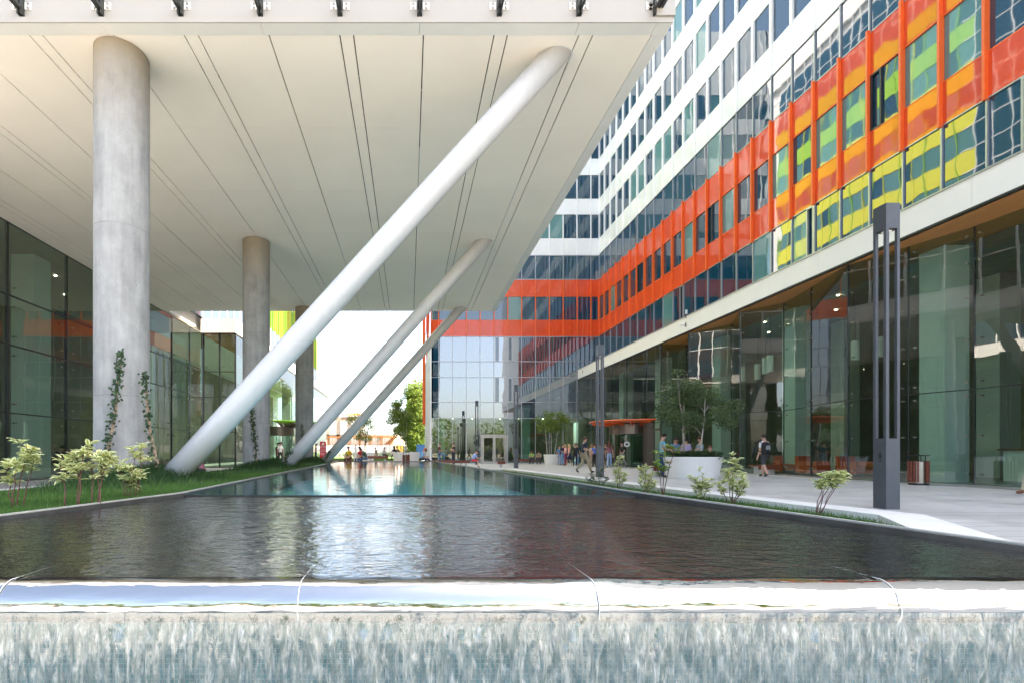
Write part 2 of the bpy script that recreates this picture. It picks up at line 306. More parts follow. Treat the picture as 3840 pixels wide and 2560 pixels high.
# ---------------------------------------------------------------- mesh helpers
class MB:
    def __init__(s): s.v = []; s.f = []; s.mi = []; s.tone = []; s.edge = []
    def quad(s, a, b, c, d, m=0):
        i = len(s.v); s.v += [tuple(a), tuple(b), tuple(c), tuple(d)]; s.f.append((i, i + 1, i + 2, i + 3)); s.mi.append(m)
    def hexa(s, p, m=0):
        """8 corners: bottom 0-3 counter-clockwise, top 4-7"""
        i = len(s.v); s.v += [tuple(q) for q in p]
        for f in ((0, 3, 2, 1), (4, 5, 6, 7), (0, 1, 5, 4), (1, 2, 6, 5), (2, 3, 7, 6), (3, 0, 4, 7)):
            s.f.append(tuple(i + k for k in f)); s.mi.append(m)
    def box(s, x0, x1, y0, y1, z0, z1, m=0):
        s.hexa([(x0, y0, z0), (x1, y0, z0), (x1, y1, z0), (x0, y1, z0), (x0, y0, z1), (x1, y0, z1), (x1, y1, z1), (x0, y1, z1)], m)
    def prism(s, poly, z0, z1, m=0):
        """poly list of (x,y) or (x,y,dz)"""
        n = len(poly); i = len(s.v)
        a = sum(poly[k][0] * poly[(k + 1) % n][1] - poly[(k + 1) % n][0] * poly[k][1] for k in range(n))
        if a < 0: poly = poly[::-1]
        s.v += [(p[0], p[1], z0) for p in poly] + [(p[0], p[1], (p[2] if len(p) > 2 else z1)) for p in poly]
        s.f.append(tuple(i + k for k in range(n - 1, -1, -1))); s.mi.append(m)
        s.f.append(tuple(i + n + k for k in range(n))); s.mi.append(m)
        for k in range(n):
            k2 = (k + 1) % n; s.f.append((i + k, i + k2, i + n + k2, i + n + k)); s.mi.append(m)
    def tube(s, pts, rad, n=12, m=0, caps=True):
        pts = [Vector(p) for p in pts]; rads = rad if isinstance(rad, (list, tuple)) else [rad] * len(pts)
        base = len(s.v); up = None
        for k, p in enumerate(pts):
            t = (pts[min(k + 1, len(pts) - 1)] - pts[max(k - 1, 0)]).normalized()
            if up is None:
                up = Vector((0, 0, 1)) if abs(t.z) < 0.9 else Vector((0, 1, 0))
            a = t.cross(up).normalized(); b_ = a.cross(t).normalized(); up = b_
            for j in range(n):
                q = p + (a * math.cos(2 * math.pi * j / n) + b_ * math.sin(2 * math.pi * j / n)) * rads[k]
                s.v.append(tuple(q))
        for k in range(len(pts) - 1):
            for j in range(n):
                j2 = (j + 1) % n; o = base + k * n
                s.f.append((o + j, o + n + j, o + n + j2, o + j2)); s.mi.append(m)
        if caps:
            s.f.append(tuple(base + j for j in range(n))); s.mi.append(m)
            o = base + (len(pts) - 1) * n; s.f.append(tuple(o + j for j in range(n - 1, -1, -1))); s.mi.append(m)
    def lathe(s, prof, n=32, c=(0, 0, 0), m=0, a0=0.0, a1=2 * math.pi):
        full = abs(a1 - a0 - 2 * math.pi) < 1e-6; k = n if full else n + 1; base = len(s.v)
        for r_, z in prof:
            for j in range(k):
                a = a0 + (a1 - a0) * j / n; s.v.append((c[0] + r_ * math.cos(a), c[1] + r_ * math.sin(a), c[2] + z))
        for i in range(len(prof) - 1):
            for j in range(n):
                j2 = (j + 1) % k; o = base + i * k
                s.f.append((o + j, o + j2, o + k + j2, o + k + j)); s.mi.append(m)
    def ball(s, c, r_, m=0, n=10, sz=(1, 1, 1)):
        base = len(s.v); rows = max(4, n // 2)
        for i in range(rows + 1):
            th = math.pi * i / rows
            for j in range(n):
                a = 2 * math.pi * j / n
                s.v.append((c[0] + r_ * sz[0] * math.sin(th) * math.cos(a), c[1] + r_ * sz[1] * math.sin(th) * math.sin(a), c[2] + r_ * sz[2] * math.cos(th)))
        for i in range(rows):
            for j in range(n):
                j2 = (j + 1) % n
                s.f.append((base + i * n + j, base + (i + 1) * n + j, base + (i + 1) * n + j2, base + i * n + j2)); s.mi.append(m)
    def build(s, name, mats, parent=None, smooth=False, loc=None):
        me = bpy.data.meshes.new(name); me.from_pydata(s.v, [], s.f)
        if isinstance(mats, str): mats = [mats]
        for q in mats: me.materials.append(M[q])
        if len(mats) > 1: me.polygons.foreach_set('material_index', np.array(s.mi, dtype=np.int32))
        if smooth: me.polygons.foreach_set('use_smooth', np.ones(len(s.f), dtype=bool))
        o = bpy.data.objects.new(name, me); C.objects.link(o)
        if parent: o.parent = parent
        if loc: o.location = loc
        return o
def raw_mesh(name, V, Fc, mats, parent=None, tone=None, edge=None, smooth=False):
    """big meshes straight from numpy arrays; Fc is (n, 3 or 4); tone is per face, edge is per vertex"""
    V = np.asarray(V, dtype=np.float32); Fc = np.asarray(Fc, dtype=np.int32); k = Fc.shape[1]
    me = bpy.data.meshes.new(name)
    me.vertices.add(len(V)); me.vertices.foreach_set('co', V.ravel())
    me.loops.add(Fc.size); me.loops.foreach_set('vertex_index', Fc.ravel())
    me.polygons.add(len(Fc)); me.polygons.foreach_set('loop_start', np.arange(0, Fc.size, k, dtype=np.int32))
    if smooth: me.polygons.foreach_set('use_smooth', np.ones(len(Fc), dtype=bool))
    me.update(calc_edges=True)
    for q in ([mats] if isinstance(mats, str) else mats): me.materials.append(M[q])
    if tone is not None:
        a = me.attributes.new('tone', 'FLOAT', 'FACE'); a.data.foreach_set('value', np.asarray(tone, dtype=np.float32))
    if edge is not None:
        a = me.attributes.new('edge', 'FLOAT', 'POINT'); a.data.foreach_set('value', np.asarray(edge, dtype=np.float32))
    me.validate()
    o = bpy.data.objects.new(name, me); C.objects.link(o)
    if parent: o.parent = parent
    return o
def tag(o, label=None, cat=None, group=None, kind=None):
    if label: o['label'] = label
    if cat: o['category'] = cat
    if group: o['group'] = group
    if kind: o['kind'] = kind
    return o
def empty(name, loc, label, cat, group=None, rz=0.0):
    o = bpy.data.objects.new(name, None); C.objects.link(o); o.location = loc; o.rotation_euler = (0, 0, rz); o.empty_display_size = 0.3
    return tag(o, label, cat, group)
def copy_tree(o, parent=None):
    c = o.copy(); C.objects.link(c)
    if parent: c.parent = parent
    for ch in list(o.children): copy_tree(ch, c)
    return c
def struct(o, label=None): o['kind'] = 'structure'; return o
def noise2(x, y, seed):
    """smooth value noise on arrays"""
    rng = np.random.RandomState(seed); T = rng.rand(256, 256)
    xi = np.floor(x).astype(int); yi = np.floor(y).astype(int); fx = x - xi; fy = y - yi
    fx = fx * fx * (3 - 2 * fx); fy = fy * fy * (3 - 2 * fy)
    g_ = lambda a, b_: T[a % 256, b_ % 256]
    return (g_(xi, yi) * (1 - fx) + g_(xi + 1, yi) * fx) * (1 - fy) + (g_(xi, yi + 1) * (1 - fx) + g_(xi + 1, yi + 1) * fx) * fy
def proj(p):
    y = max(p[1], 0.3); return VX + F * p[0] / y, VY - F * (p[2] - CZ) / y
def seen_area(c4, soffit=True):
    """rough visible area in photo pixels of a quad (frame clip, hidden behind the canopy)"""
    a = []
    for p in c4:
        x, y = proj(p); a.append((min(max(x, 0), 3840), min(max(y, 0), 2560)))
    s = abs(sum(a[i][0] * a[(i + 1) % 4][1] - a[(i + 1) % 4][0] * a[i][1] for i in range(4))) / 2
    if soffit:
        cx = sum(p[0] for p in c4) / 4; cyy = sum(p[1] for p in c4) / 4; cz = sum(p[2] for p in c4) / 4
        if cyy > 25 and cx / max(cz - CZ, 0.1) < 0.6 and (cz - CZ) / cyy > 0.285: s *= 0.001
    return s
# ---------------------------------------------------------------- ground, plaza, far terrain
mb = MB(); mb.box(-500, 500, -300, 900, -0.6, -0.02); struct(mb.build('ground', 'earth'))
mb = MB(); mb.box(-60, 60, -5.5, 74, -0.3, 0.0); struct(mb.build('plaza', 'paving'))

class Wing:
    """a facade drawn in (s along it, z up, d outwards); fn maps to the world"""
    def __init__(s, root, fn): s.root = root; s.fn = fn; s.items = {}
    def hexa(s, mb, b, m=0):
        s0, s1, z0, z1, d0, d1 = b; f = s.fn
        mb.hexa([f(s0, z0, d0), f(s1, z0, d0), f(s1, z0, d1), f(s0, z0, d1), f(s0, z1, d0), f(s1, z1, d0), f(s1, z1, d1), f(s0, z1, d1)], m)
    def add(s, name, boxes, mt):
        b = boxes[0]; f = s.fn
        a = seen_area([f(b[0], b[2], b[5]), f(b[1], b[2], b[5]), f(b[1], b[3], b[5]), f(b[0], b[3], b[5])])
        s.items.setdefault(name, []).append((a, boxes, mt))
    def flush(s):
        for name, L in s.items.items():
            L.sort(key=lambda t: -t[0])
            for a, boxes, mt in L[:100]:
                mb = MB()
                for b in boxes: s.hexa(mb, b)
                mb.build(name, mt, s.root)
            if L[100:]:
                ms = sorted({t[2] for t in L[100:]}); mb = MB()
                for a, boxes, mt in L[100:]:
                    for b in boxes: s.hexa(mb, b, ms.index(mt))
                tag(mb.build(name, ms, s.root), kind='stuff')
        s.items = {}
rnd = random.Random(5)
GL = lambda p=0.22: 'facade_glass_blind' if rnd.random() < p else 'facade_glass'
SILLS = [21.85, 25.7, 29.6, 33.45]
TOPZ = 42.0  # roof height, raised past the visible storeys to keep sun off the court
# ================================================================ right wing (long orange facade beside the pool)
XF = 18.54; XFA = 16.46; YB = 47.78; MOD = 1.337
rw = empty('office_building', (22, 24, 0), 'long white office building with an orange fin band over glass shopfronts right of the pool', 'building', 'office buildings round the court')
def at_root(o, root):
    o.parent = root; o.matrix_parent_inverse = Matrix.Translation(-Vector(root.location)); return o
_build = MB.build
def _build2(s, name, mats, parent=None, smooth=False, loc=None):
    o = _build(s, name, mats, None, smooth, loc)
    if parent is not None:
        o.parent = parent
        p = parent; off = Vector((0, 0, 0))
        if parent.type == 'EMPTY': o.matrix_parent_inverse = (Matrix.Translation(parent.location) @ Matrix.Rotation(parent.rotation_euler.z, 4, 'Z')).inverted()
    return o
def build_local(mb, name, mats, parent, smooth=False):
    o = _build(mb, name, mats, None, smooth); o.parent = parent; return o
MB.build = _build2
mb = MB(); mb.box(19.0, 34, -1.8, YB + 14, 8.6, TOPZ); mb.box(18.8, 34, -1.8, 11.0, 0, 8.6); mb.box(18.6, 19, -1.8, 13.0, 8.6, TOPZ); mb.build('wall', 'white_render', rw)  # unseen near end and top of the mass, added to shade the court
W = Wing(rw, lambda s, z, d: (XF - d, s, z))
Yk = [15.73 + MOD * k for k in range(-2, 25)]
for k in range(26):
    a, b = Yk[k], Yk[k + 1]
    for (z0, z1) in ((9.0, 12.33), (17.87, 20.2)):
        if k in (1, 7, 15) and z0 < 10:      # opening casement beside a narrower fixed pane
            W.add('window', [(a + .45, b - .03, z0, z1, -.3, -.04)], GL())
            W.add('casement_frame', [(a + .03, a + .10, z0, z1, -.05, .03), (a + .38, a + .45, z0, z1, -.05, .03), (a + .10, a + .38, z0 + .0, z0 + .15, -.05, .03), (a + .10, a + .38, z1 - .07, z1, -.05, .03)], 'mullion_grey')
            W.add('window', [(a + .10, a + .38, z0 + .15, z1 - .07, -.3, -.10)], 'facade_glass')
        else:
            W.add('window', [(a + .025, b - .025, z0, z1, -.3, -.03)], GL(.1))
    for (z0, z1) in ((12.38, 13.82), (16.17, 17.85)):
        W.add('orange_panel', [(a + .03, b - .03, z0, z1, -.3, 0.0)], 'orange_glass')
    if k in (4, 12, 19):
        W.add('window', [(a + .04, b - .5, 13.86, 16.13, -.3, -.05)], 'facade_glass')
        W.add('casement_frame', [(b - .5, b - .43, 13.86, 16.13, -.05, .02), (b - .1, b - .03, 13.86, 16.13, -.05, .02), (b - .43, b - .1, 13.86, 13.93, -.05, .02), (b - .43, b - .1, 16.06, 16.13, -.05, .02)], 'mullion_dark')
        W.add('window', [(b - .43, b - .1, 13.93, 16.06, -.3, -.07)], 'facade_glass')
    else:
        W.add('window', [(a + .04, b - .04, 13.86, 16.13, -.3, -.05)], GL())
    zz = 20.24
    for sl in SILLS:
        W.add('white_panel', [(a + .02, b - .02, zz, sl - .02, -.3, 0.0)], 'white_glass')
        W.add('window', [(a + .08, b - .08, sl + .02, sl + 2.25, -.3, -.05)], GL())
        zz = sl + 2.29
    W.add('white_panel', [(a + .02, b - .02, zz, TOPZ, -.3, 0.0)], 'white_glass')
for k, y in enumerate(Yk):
    W.add('orange_fin', [(y - .035, y + .045, 12.30, 17.95, -.05, .13)], 'orange_fin')
    W.add('white_fin', [(y - .085, y + .085, 20.22, TOPZ, -.05, .06)], 'white_fin')
W.flush()
mb = MB()
for y in Yk:
    for z0, z1 in ((9.0, 12.36), (17.86, 20.22)): W.hexa(mb, (y - .025, y + .025, z0, z1, -.06, .03))
for z in (12.355, 17.86, 20.22): W.hexa(mb, (Yk[0], YB, z - .022, z + .022, -.06, .02))
mb.build('mullion_grid', 'mullion_grey', rw)
mb = MB()
for z in (13.84, 16.15): W.hexa(mb, (Yk[0], YB, z - .02, z + .02, -.06, .012))
mb.build('window_rail', 'orange_fin', rw)
# fascia, copper drip edge, timber soffit
yy = [9.0 + 2 * MOD * i for i in range(15)]
for i in range(len(yy)):
    a, b = yy[i], min(yy[i] + 2 * MOD - .01, YB - .01)
    if a >= YB - .2: break
    mb = MB(); mb.box(XFA, XFA + .12, a, b, 8.18, 9.06); mb.build('fascia_panel', 'fascia_white', rw)
mb = MB(); mb.box(XFA - .04, XF, 9.0, YB, 9.065, 9.11); mb.build('parapet_cap', 'mullion_grey', rw)
mb = MB(); mb.box(XFA - .02, XFA + .16, 9.0, YB, 8.12, 8.175); mb.build('drip_edge', 'mullion_dark', rw)
mb = MB(); mb.box(XFA + .16, 19.0, 9.0, YB, 8.10, 8.18); mb.build('timber_soffit', 'timber', rw)
# folded shopfront glazing
FOLD = [(18.05, 11.0), (17.74, 15.4), (17.2, 16.9), (16.6, 18.57), (17.28, 21.1), (17.8, 23.3), (16.65, 24.7), (17.8, 27.1), (16.65, 29.2), (18.3, 32.35), (16.42, 32.0), (16.42, 34.0), (16.42, 37.0), (16.42, 39.7), (16.42, 42.4), (16.42, 45.1), (16.42, YB)]
fix = []; jm = MB()
for i in range(len(FOLD) - 1):
    (x0, y0), (x1, y1) = FOLD[i], FOLD[i + 1]
    L = math.hypot(x1 - x0, y1 - y0); tx, ty = (x1 - x0) / L, (y1 - y0) / L
    nx, ny = -ty, tx                                      # towards the plaza
    nn = 2 if L > 3.2 else 1
    for q in range(nn):
        ax, ay = x0 + tx * L * q / nn, y0 + ty * L * q / nn; bx, by = x0 + tx * L * (q + 1) / nn, y0 + ty * L * (q + 1) / nn
        for z0, z1 in ((0.03, 3.0), (3.03, 8.1)):
            if i in (11,) and z0 < 1: continue            # revolving door stands here
            g = .008
            mb = MB(); mb.quad((bx - tx * g, by - ty * g, z0), (ax + tx * g, ay + ty * g, z0), (ax + tx * g, ay + ty * g, z1), (bx - tx * g, by - ty * g, z1))
            mb.build('glass_pane', 'clear_glass', rw)
        for (px, py, sg) in ((ax, ay, 1), (bx, by, -1)):
            for z in (0.35, 1.55, 2.8, 3.25, 4.6, 5.9, 7.0, 7.85):
                fix.append((px + tx * .16 * sg, py + ty * .16 * sg, z, nx, ny))
        w_ = .018
        jm.hexa([(ax - tx * w_, ay - ty * w_, 0), (ax + tx * w_, ay + ty * w_, 0), (ax + tx * w_ - nx * .06, ay + ty * w_ - ny * .06, 0), (ax - tx * w_ - nx * .06, ay - ty * w_ - ny * .06, 0),
                 (ax - tx * w_, ay - ty * w_, 8.1), (ax + tx * w_, ay + ty * w_, 8.1), (ax + tx * w_ - nx * .06, ay + ty * w_ - ny * .06, 8.1), (ax - tx * w_ - nx * .06, ay - ty * w_ - ny * .06, 8.1)])
    for z in (0.0, 3.0):
        h = .03
        jm.hexa([(x0, y0, z), (x1, y1, z), (x1 - nx * .05, y1 - ny * .05, z), (x0 - nx * .05, y0 - ny * .05, z), (x0, y0, z + h), (x1, y1, z + h), (x1 - nx * .05, y1 - ny * .05, z + h), (x0 - nx * .05, y0 - ny * .05, z + h)])
jm.build('glazing_joint', 'mullion_dark', rw)
def fixings(fix, root, cap=96):
    fix = [f for f in fix if 0 < proj(f)[0] < 3840 and 0 < proj(f)[1] < 2560]
    fix.sort(key=lambda f: f[1]); stuff = MB()
    for k, (x, y, z, nx, ny) in enumerate(fix):
        mb = MB() if k < cap else stuff
        mb.tube([(x - nx * .10, y - ny * .10, z), (x + nx * .035, y + ny * .035, z)], .03, 8)
        if k < cap: mb.build('point_fixing', 'steel', root)
    if len(fix) > cap: tag(stuff.build('point_fixing', 'steel', root), kind='stuff')
fixings(fix, rw)
# interior behind the shopfront
mb = MB(); mb.box(16.5, 33.9, 11.0, YB - .1, 0.004, 0.02); mb.build('interior_floor', 'interior_floor', rw)
mb = MB(); mb.box(19.0, 33.9, 11.0, YB - .1, 8.2, 8.3); mb.build('interior_ceiling', 'interior_ceiling', rw)
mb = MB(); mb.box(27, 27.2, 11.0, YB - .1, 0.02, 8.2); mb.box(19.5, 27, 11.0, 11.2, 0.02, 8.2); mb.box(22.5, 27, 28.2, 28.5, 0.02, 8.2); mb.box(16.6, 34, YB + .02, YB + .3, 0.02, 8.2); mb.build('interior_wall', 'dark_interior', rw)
for (x, y) in ((18.75, 17.2), (19.3, 24.4), (18.9, 13.4), (19.6, 30.6), (19.3, 37.2), (19.3, 43.6), (24, 20), (24, 27), (24, 36)):
    mb = MB(); mb.box(x - .42, x + .42, y - .42, y + .42, 0.02, 8.18); mb.build('pillar', 'interior_pillar', rw)
mb = MB(); mb.box(21.2, 22.0, 13.2, 17.5, 0.02, 1.1); mb.box(21.1, 22.1, 13.1, 17.6, 1.1, 1.16, 1); mb.build('bar_counter', ['white_render', 'wood_red'], rw)
for i in range(10):
    mb = MB(); mb.lathe([(0, -.02), (.05, -.02), (.05, 0)], 12, (19.6 + (i % 2) * 1.9, 13.2 + i * 2.3, 8.19)); mb.build('ceiling_spot', 'spot_glow', rw)
mb = MB(); mb.box(20.5, 20.53, 25.2, 26.6, 2.57, 2.6); mb.box(20.5, 20.53, 26.57, 26.6, .9, 2.57); mb.build('light_strip', 'warm_strip', rw)
ORD = ('first', 'second', 'third', 'fourth', 'fifth', 'sixth', 'seventh')
for i, (x, y) in enumerate(((19.5, 28.7), (19.9, 28.0), (18.9, 26.0), (18.7, 25.4), (20.2, 22.2), (20.6, 21.5), (20.4, 18.7))):
    p = empty('pendant_lamp', (x, y, 5.2), 'white cylindrical pendant lamp in the glazed lobby on the right, %s from the left' % ORD[i], 'pendant lamp', 'pendant lamps in the glazed lobby')
    mb = MB(); mb.lathe([(0, 0), (.15, 0), (.15, .85), (0, .85)], 16); build_local(mb, 'lamp_shade', 'fascia_white', p)
    mb = MB(); mb.tube([(0, 0, .85), (0, 0, 2.95)], .012, 6); build_local(mb, 'cord', 'mullion_dark', p)
for i, (x, y, rz) in enumerate(((18.9, 24.4, -.3), (18.3, 22.2, 0.4), (19.4, 21.3, .2))):
    a = empty('armchair', (x, y, .02), 'orange upholstered armchair inside the right lobby glass, %s of the three' % ('leftmost', 'middle one', 'rightmost')[i], 'armchair', 'orange armchairs in the lobby', rz)
    mb = MB(); mb.box(-.4, .4, -.4, .35, .12, .45); build_local(mb, 'seat', 'orange_fabric', a)
    mb = MB(); mb.box(-.45, .45, .35, .5, .1, .85); build_local(mb, 'backrest', 'orange_fabric', a)
    for sx in (-1, 1):
        mb = MB(); mb.box(sx * .47 - .07, sx * .47 + .07, -.4, .35, .1, .62); build_local(mb, 'arm', 'orange_fabric', a)

def revolving_door(root, c, side, glow_name, R_=1.35, z0=0.0):
    """drum header, curved glass, posts, leaves; side = -1 opens to -x"""
    x, y = c
    mb = MB(); mb.lathe([(0, 2.35), (R_, 2.35), (R_, 3.05), (0, 3.05)], 40, (x, y, z0)); hd = mb.build('revolving_door', 'steel_dark', root, True)
    hd.data.polygons.foreach_set('use_smooth', np.zeros(len(hd.data.polygons), dtype=bool))
    for a in (-60, -20, 20, 60, 120, 160, 200, 240):
        mb = MB(); q = R(a); mb.tube([(x + (R_ - .03) * math.cos(q), y + (R_ - .03) * math.sin(q), z0), (x + (R_ - .03) * math.cos(q), y + (R_ - .03) * math.sin(q), z0 + 2.36)], .035, 8)
        sub(mb, 'door_post', 'steel_dark', hd)
    for a0, a1 in ((-60, 60), (120, 240)):
        mb = MB(); mb.lathe([(R_ - .03, .05), (R_ - .03, 2.35)], 16, (x, y, z0), 0, R(a0), R(a1)); sub(mb, 'curved_glass', 'clear_glass_front', hd)
    for a in (25, 115, 205, 295):
        q = R(a); mb = MB(); mb.quad((x, y, z0 + .1), (x + 1.2 * math.cos(q), y + 1.2 * math.sin(q), z0 + .1), (x + 1.2 * math.cos(q), y + 1.2 * math.sin(q), z0 + 2.3), (x, y, z0 + 2.3))
        sub(mb, 'door_leaf', 'clear_glass_front', hd)
    return hd
def sub(mb, name, mt, parent, smooth=False):
    o = _build(mb, name, mt, None, smooth); o.parent = parent; o.matrix_parent_inverse = parent.matrix_parent_inverse.copy() if False else Matrix.Identity(4)
    return o
simple('steel_dark', (0.22, 0.17, 0.145), 0.35, 0.7, var=0.08)
revolving_door(rw, (15.95, 35.5), -1, '')
def disc_canopy(root, c, rad, z, mt, beam, ang0, ang1):
    x, y = c
    mb = MB(); mb.lathe([(0, .10), (rad * .6, .14), (rad, .22), (rad + .02, .17), (rad * .98, .12), (rad * .6, .06), (0, .03)], 48, (x, y, z), 0, R(ang0), R(ang1))
    cp = mb.build('entrance_canopy', mt, root)
    for a in range(int(ang0) + 6, int(ang1), 24):
        q = R(a); mb = MB()
        p0 = Vector((x + .3 * math.cos(q), y + .3 * math.sin(q), z - .12)); p1 = Vector((x + rad * .94 * math.cos(q), y + rad * .94 * math.sin(q), z + .05)); t = Vector((-math.sin(q), math.cos(q), 0)) * .035
        mb.hexa([p0 - t - Vector((0, 0, .14)), p1 - t - Vector((0, 0, .03)), p1 + t - Vector((0, 0, .03)), p0 + t - Vector((0, 0, .14)), p0 - t + Vector((0, 0, .1)), p1 - t + Vector((0, 0, .07)), p1 + t + Vector((0, 0, .07)), p0 + t + Vector((0, 0, .1))])
        sub(mb, 'canopy_beam', beam, cp)
    return cp
disc_canopy(rw, (16.3, 35.4), 3.1, 3.05, 'orange_canopy', 'orange_canopy', 90, 270)
for x_, a_, b_ in ((16.0, 33.0, 33.5), (15.9, 37.3, 37.6)):
    mb = MB(); mb.box(x_, 16.42, a_, b_, 0, 3.05); mb.build('door_jamb', 'steel_dark', rw)
mb = MB(); mb.box(16.40, 16.46, 31.95, 32.05, 0, 2.6); mb.box(16.40, 16.46, 32.95, 33.0, 0, 2.6); mb.box(16.40, 16.46, 31.95, 33.0, 2.5, 2.62); mb.build('side_door', 'steel_dark', rw)
mb = MB(); mb.lathe([(.11, -.006), (.19, -.006), (.19, .006), (.11, .006), (.11, -.006)], 24); ring = mb.build('door_sign', 'sign_white', rw)
ring.matrix_parent_inverse = Matrix.Translation(-Vector(rw.location)); ring.location = (15.25, 34.32, 1.62); ring.rotation_euler = (R(90), 0, R(-30))

# ================================================================ back wing (closes the court)
bw = empty('office_building', (10, 55, 0), 'orange banded glass building closing the far end of the court behind the lamp posts', 'building', 'office buildings round the court')
mb = MB(); mb.box(2.5, 19.0, YB + .35, YB + 14, 8.6, TOPZ); mb.box(2.5, 19, YB + 9, YB + 14, 0, 8.6); mb.build('wall', 'white_render', bw)
B = Wing(bw, lambda s, z, d: (s, YB - d, z))
Xk = [2.15, 2.90] + [2.90 + 1.3475 * k for k in range(1, 12)] + [XF]
for k in range(13):
    a, b = Xk[k], Xk[k + 1]
    zl = [0.05, 4.38, 5.93, 8.35, 9.88, 12.27]
    for q in range(5):
        if q == 0 and k in (4, 5): 
            B.add('glass_pane', [(a + .03, b - .03, 2.85, zl[1] - .03, -.05, -.04)], 'clear_glass_front'); continue
        if q == 0:
            B.add('glass_pane', [(a + .02, b - .02, zl[0], zl[1] - .03, -.05, -.04)], 'clear_glass_front')
        elif k in (5, 6) and q in (2, 4):
            s0, s1 = (a + .03, a + .42) if k == 6 else (b - 1.25 + .03, b - .85)
            B.add('casement_frame', [(s0, s0 + .06, zl[q] + .05, zl[q + 1] - .05, -.05, .03), (s1 - .06, s1, zl[q] + .05, zl[q + 1] - .05, -.05, .03), (s0 + .06, s1 - .06, zl[q] + .05, zl[q] + .12, -.05, .03), (s0 + .06, s1 - .06, zl[q + 1] - .12, zl[q + 1] - .05, -.05, .03)], 'mullion_grey')
            B.add('window', [(s0 + .06, s1 - .06, zl[q] + .12, zl[q + 1] - .12, -.2, -.02)], 'facade_glass')
            B.add('window', [(s1 + .0, b - .02, zl[q] + .02, zl[q + 1] - .02, -.2, -.03)], 'pale_blue_glass')
            if s0 - a > .1: B.add('window', [(a + .02, s0, zl[q] + .02, zl[q + 1] - .02, -.2, -.03)], 'pale_blue_glass')
        else:
            B.add('window', [(a + .02, b - .02, zl[q] + .02, zl[q + 1] - .02, -.2, -.03)], 'pale_blue_glass' if k > 0 else 'facade_glass')
    B.add('orange_panel', [(a + .03, b - .03, 12.32, 13.86, -.2, 0)], 'orange_glass')
    B.add('window', [(a + .03, b - .03, 13.90, 16.16, -.2, -.04)], GL(.3))
    B.add('orange_panel', [(a + .03, b - .03, 16.20, 17.80, -.2, 0)], 'orange_glass')
    B.add('window', [(a + .02, b - .02, 17.86, 20.12, -.2, -.03)], 'facade_glass')
    zz = 20.18
    for sl in SILLS:
        B.add('white_panel', [(a + .01, b - .01, zz, sl - .02, -.2, 0)], 'white_glass')
        B.add('window', [(a + .03, b - .03, sl + .02, sl + 2.27, -.2, -.04)], GL(.3)); zz = sl + 2.3
    B.add('white_panel', [(a + .01, b - .01, zz, TOPZ, -.2, 0)], 'white_glass')
for k, x in enumerate(Xk):
    B.add('orange_fin', [(x - .04, x + .04, 12.30, 17.82, -.05, .07)], 'orange_fin')
    B.add('white_fin', [(x - .05, x + .05, 20.18, TOPZ, -.05, .03)], 'white_fin')
B.flush()
mb = MB()
for x in Xk:
    for z0, z1 in ((0, 12.3), (17.84, 20.16)): B.hexa(mb, (x - .028, x + .028, z0, z1, -.06, .02))
for z in (0.03, 4.37, 5.93, 8.35, 9.88, 12.28, 17.84, 20.16): B.hexa(mb, (2.15, XF, z - .03, z + .03, -.06, .022))
mb.build('mullion_grid', 'mullion_grey', bw)
mb = MB()
for z in (13.88, 16.18): B.hexa(mb, (2.15, XF, z - .02, z + .02, -.06, .012))
mb.build('window_rail', 'orange_fin', bw)
# return side of the back wing, seen edge-on
S = Wing(bw, lambda s, z, d: (2.15 - d, s, z))
for k in range(12):
    a, b = YB + MOD * k, YB + MOD * (k + 1)
    for z0, z1 in ((0.05, 4.35), (4.4, 8.3), (8.4, 12.28), (13.9, 16.15), (17.9, 20.1)):
        S.add('side_window', [(a + .03, b - .03, z0, z1, -.2, -.03)], 'pale_blue_glass')
    for z0, z1 in ((12.32, 13.86), (16.2, 17.8)): S.add('side_orange_panel', [(a + .03, b - .03, z0, z1, -.2, 0)], 'orange_glass')
    S.add('side_white_panel', [(a, b, 20.15, TOPZ, -.2, 0)], 'white_glass')
S.flush()
mb = MB()
for k in range(13): S.hexa(mb, (YB + MOD * k - .03, YB + MOD * k + .03, 0, 12.3, -.06, .06))
mb.build('side_mullion_grid', 'white_fin', bw)
mb = MB(); mb.box(1.75, 2.1, YB + 14.5, YB + 15.0, 4.6, 20.0); mb.build('side_fin', 'orange_fin', bw)
mb = MB(); mb.box(2.3, 19, YB + .1, YB + 9, 0.004, .02); mb.build('interior_floor', 'interior_floor', bw)
mb = MB(); mb.box(2.3, 19, YB + .3, YB + 9, 4.45, 4.6); mb.build('interior_ceiling', 'interior_ceiling', bw)
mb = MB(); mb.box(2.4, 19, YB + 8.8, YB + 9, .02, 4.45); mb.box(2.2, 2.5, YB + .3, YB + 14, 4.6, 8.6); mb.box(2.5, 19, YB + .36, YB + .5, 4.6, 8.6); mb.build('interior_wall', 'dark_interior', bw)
for x in (3.2, 11.6, 18.0):
    mb = MB(); mb.box(x - .4, x + .4, YB + .7, YB + 1.5, .02, 4.45); mb.build('pillar', 'interior_pillar', bw)
for x in (4.4, 6.4, 9.2, 11.0, 13.5):
    mb = MB(); mb.lathe([(0, -.02), (.05, -.02), (.05, 0)], 10, (x, YB + 1.6, 4.44)); mb.build('ceiling_spot', 'spot_glow', bw)
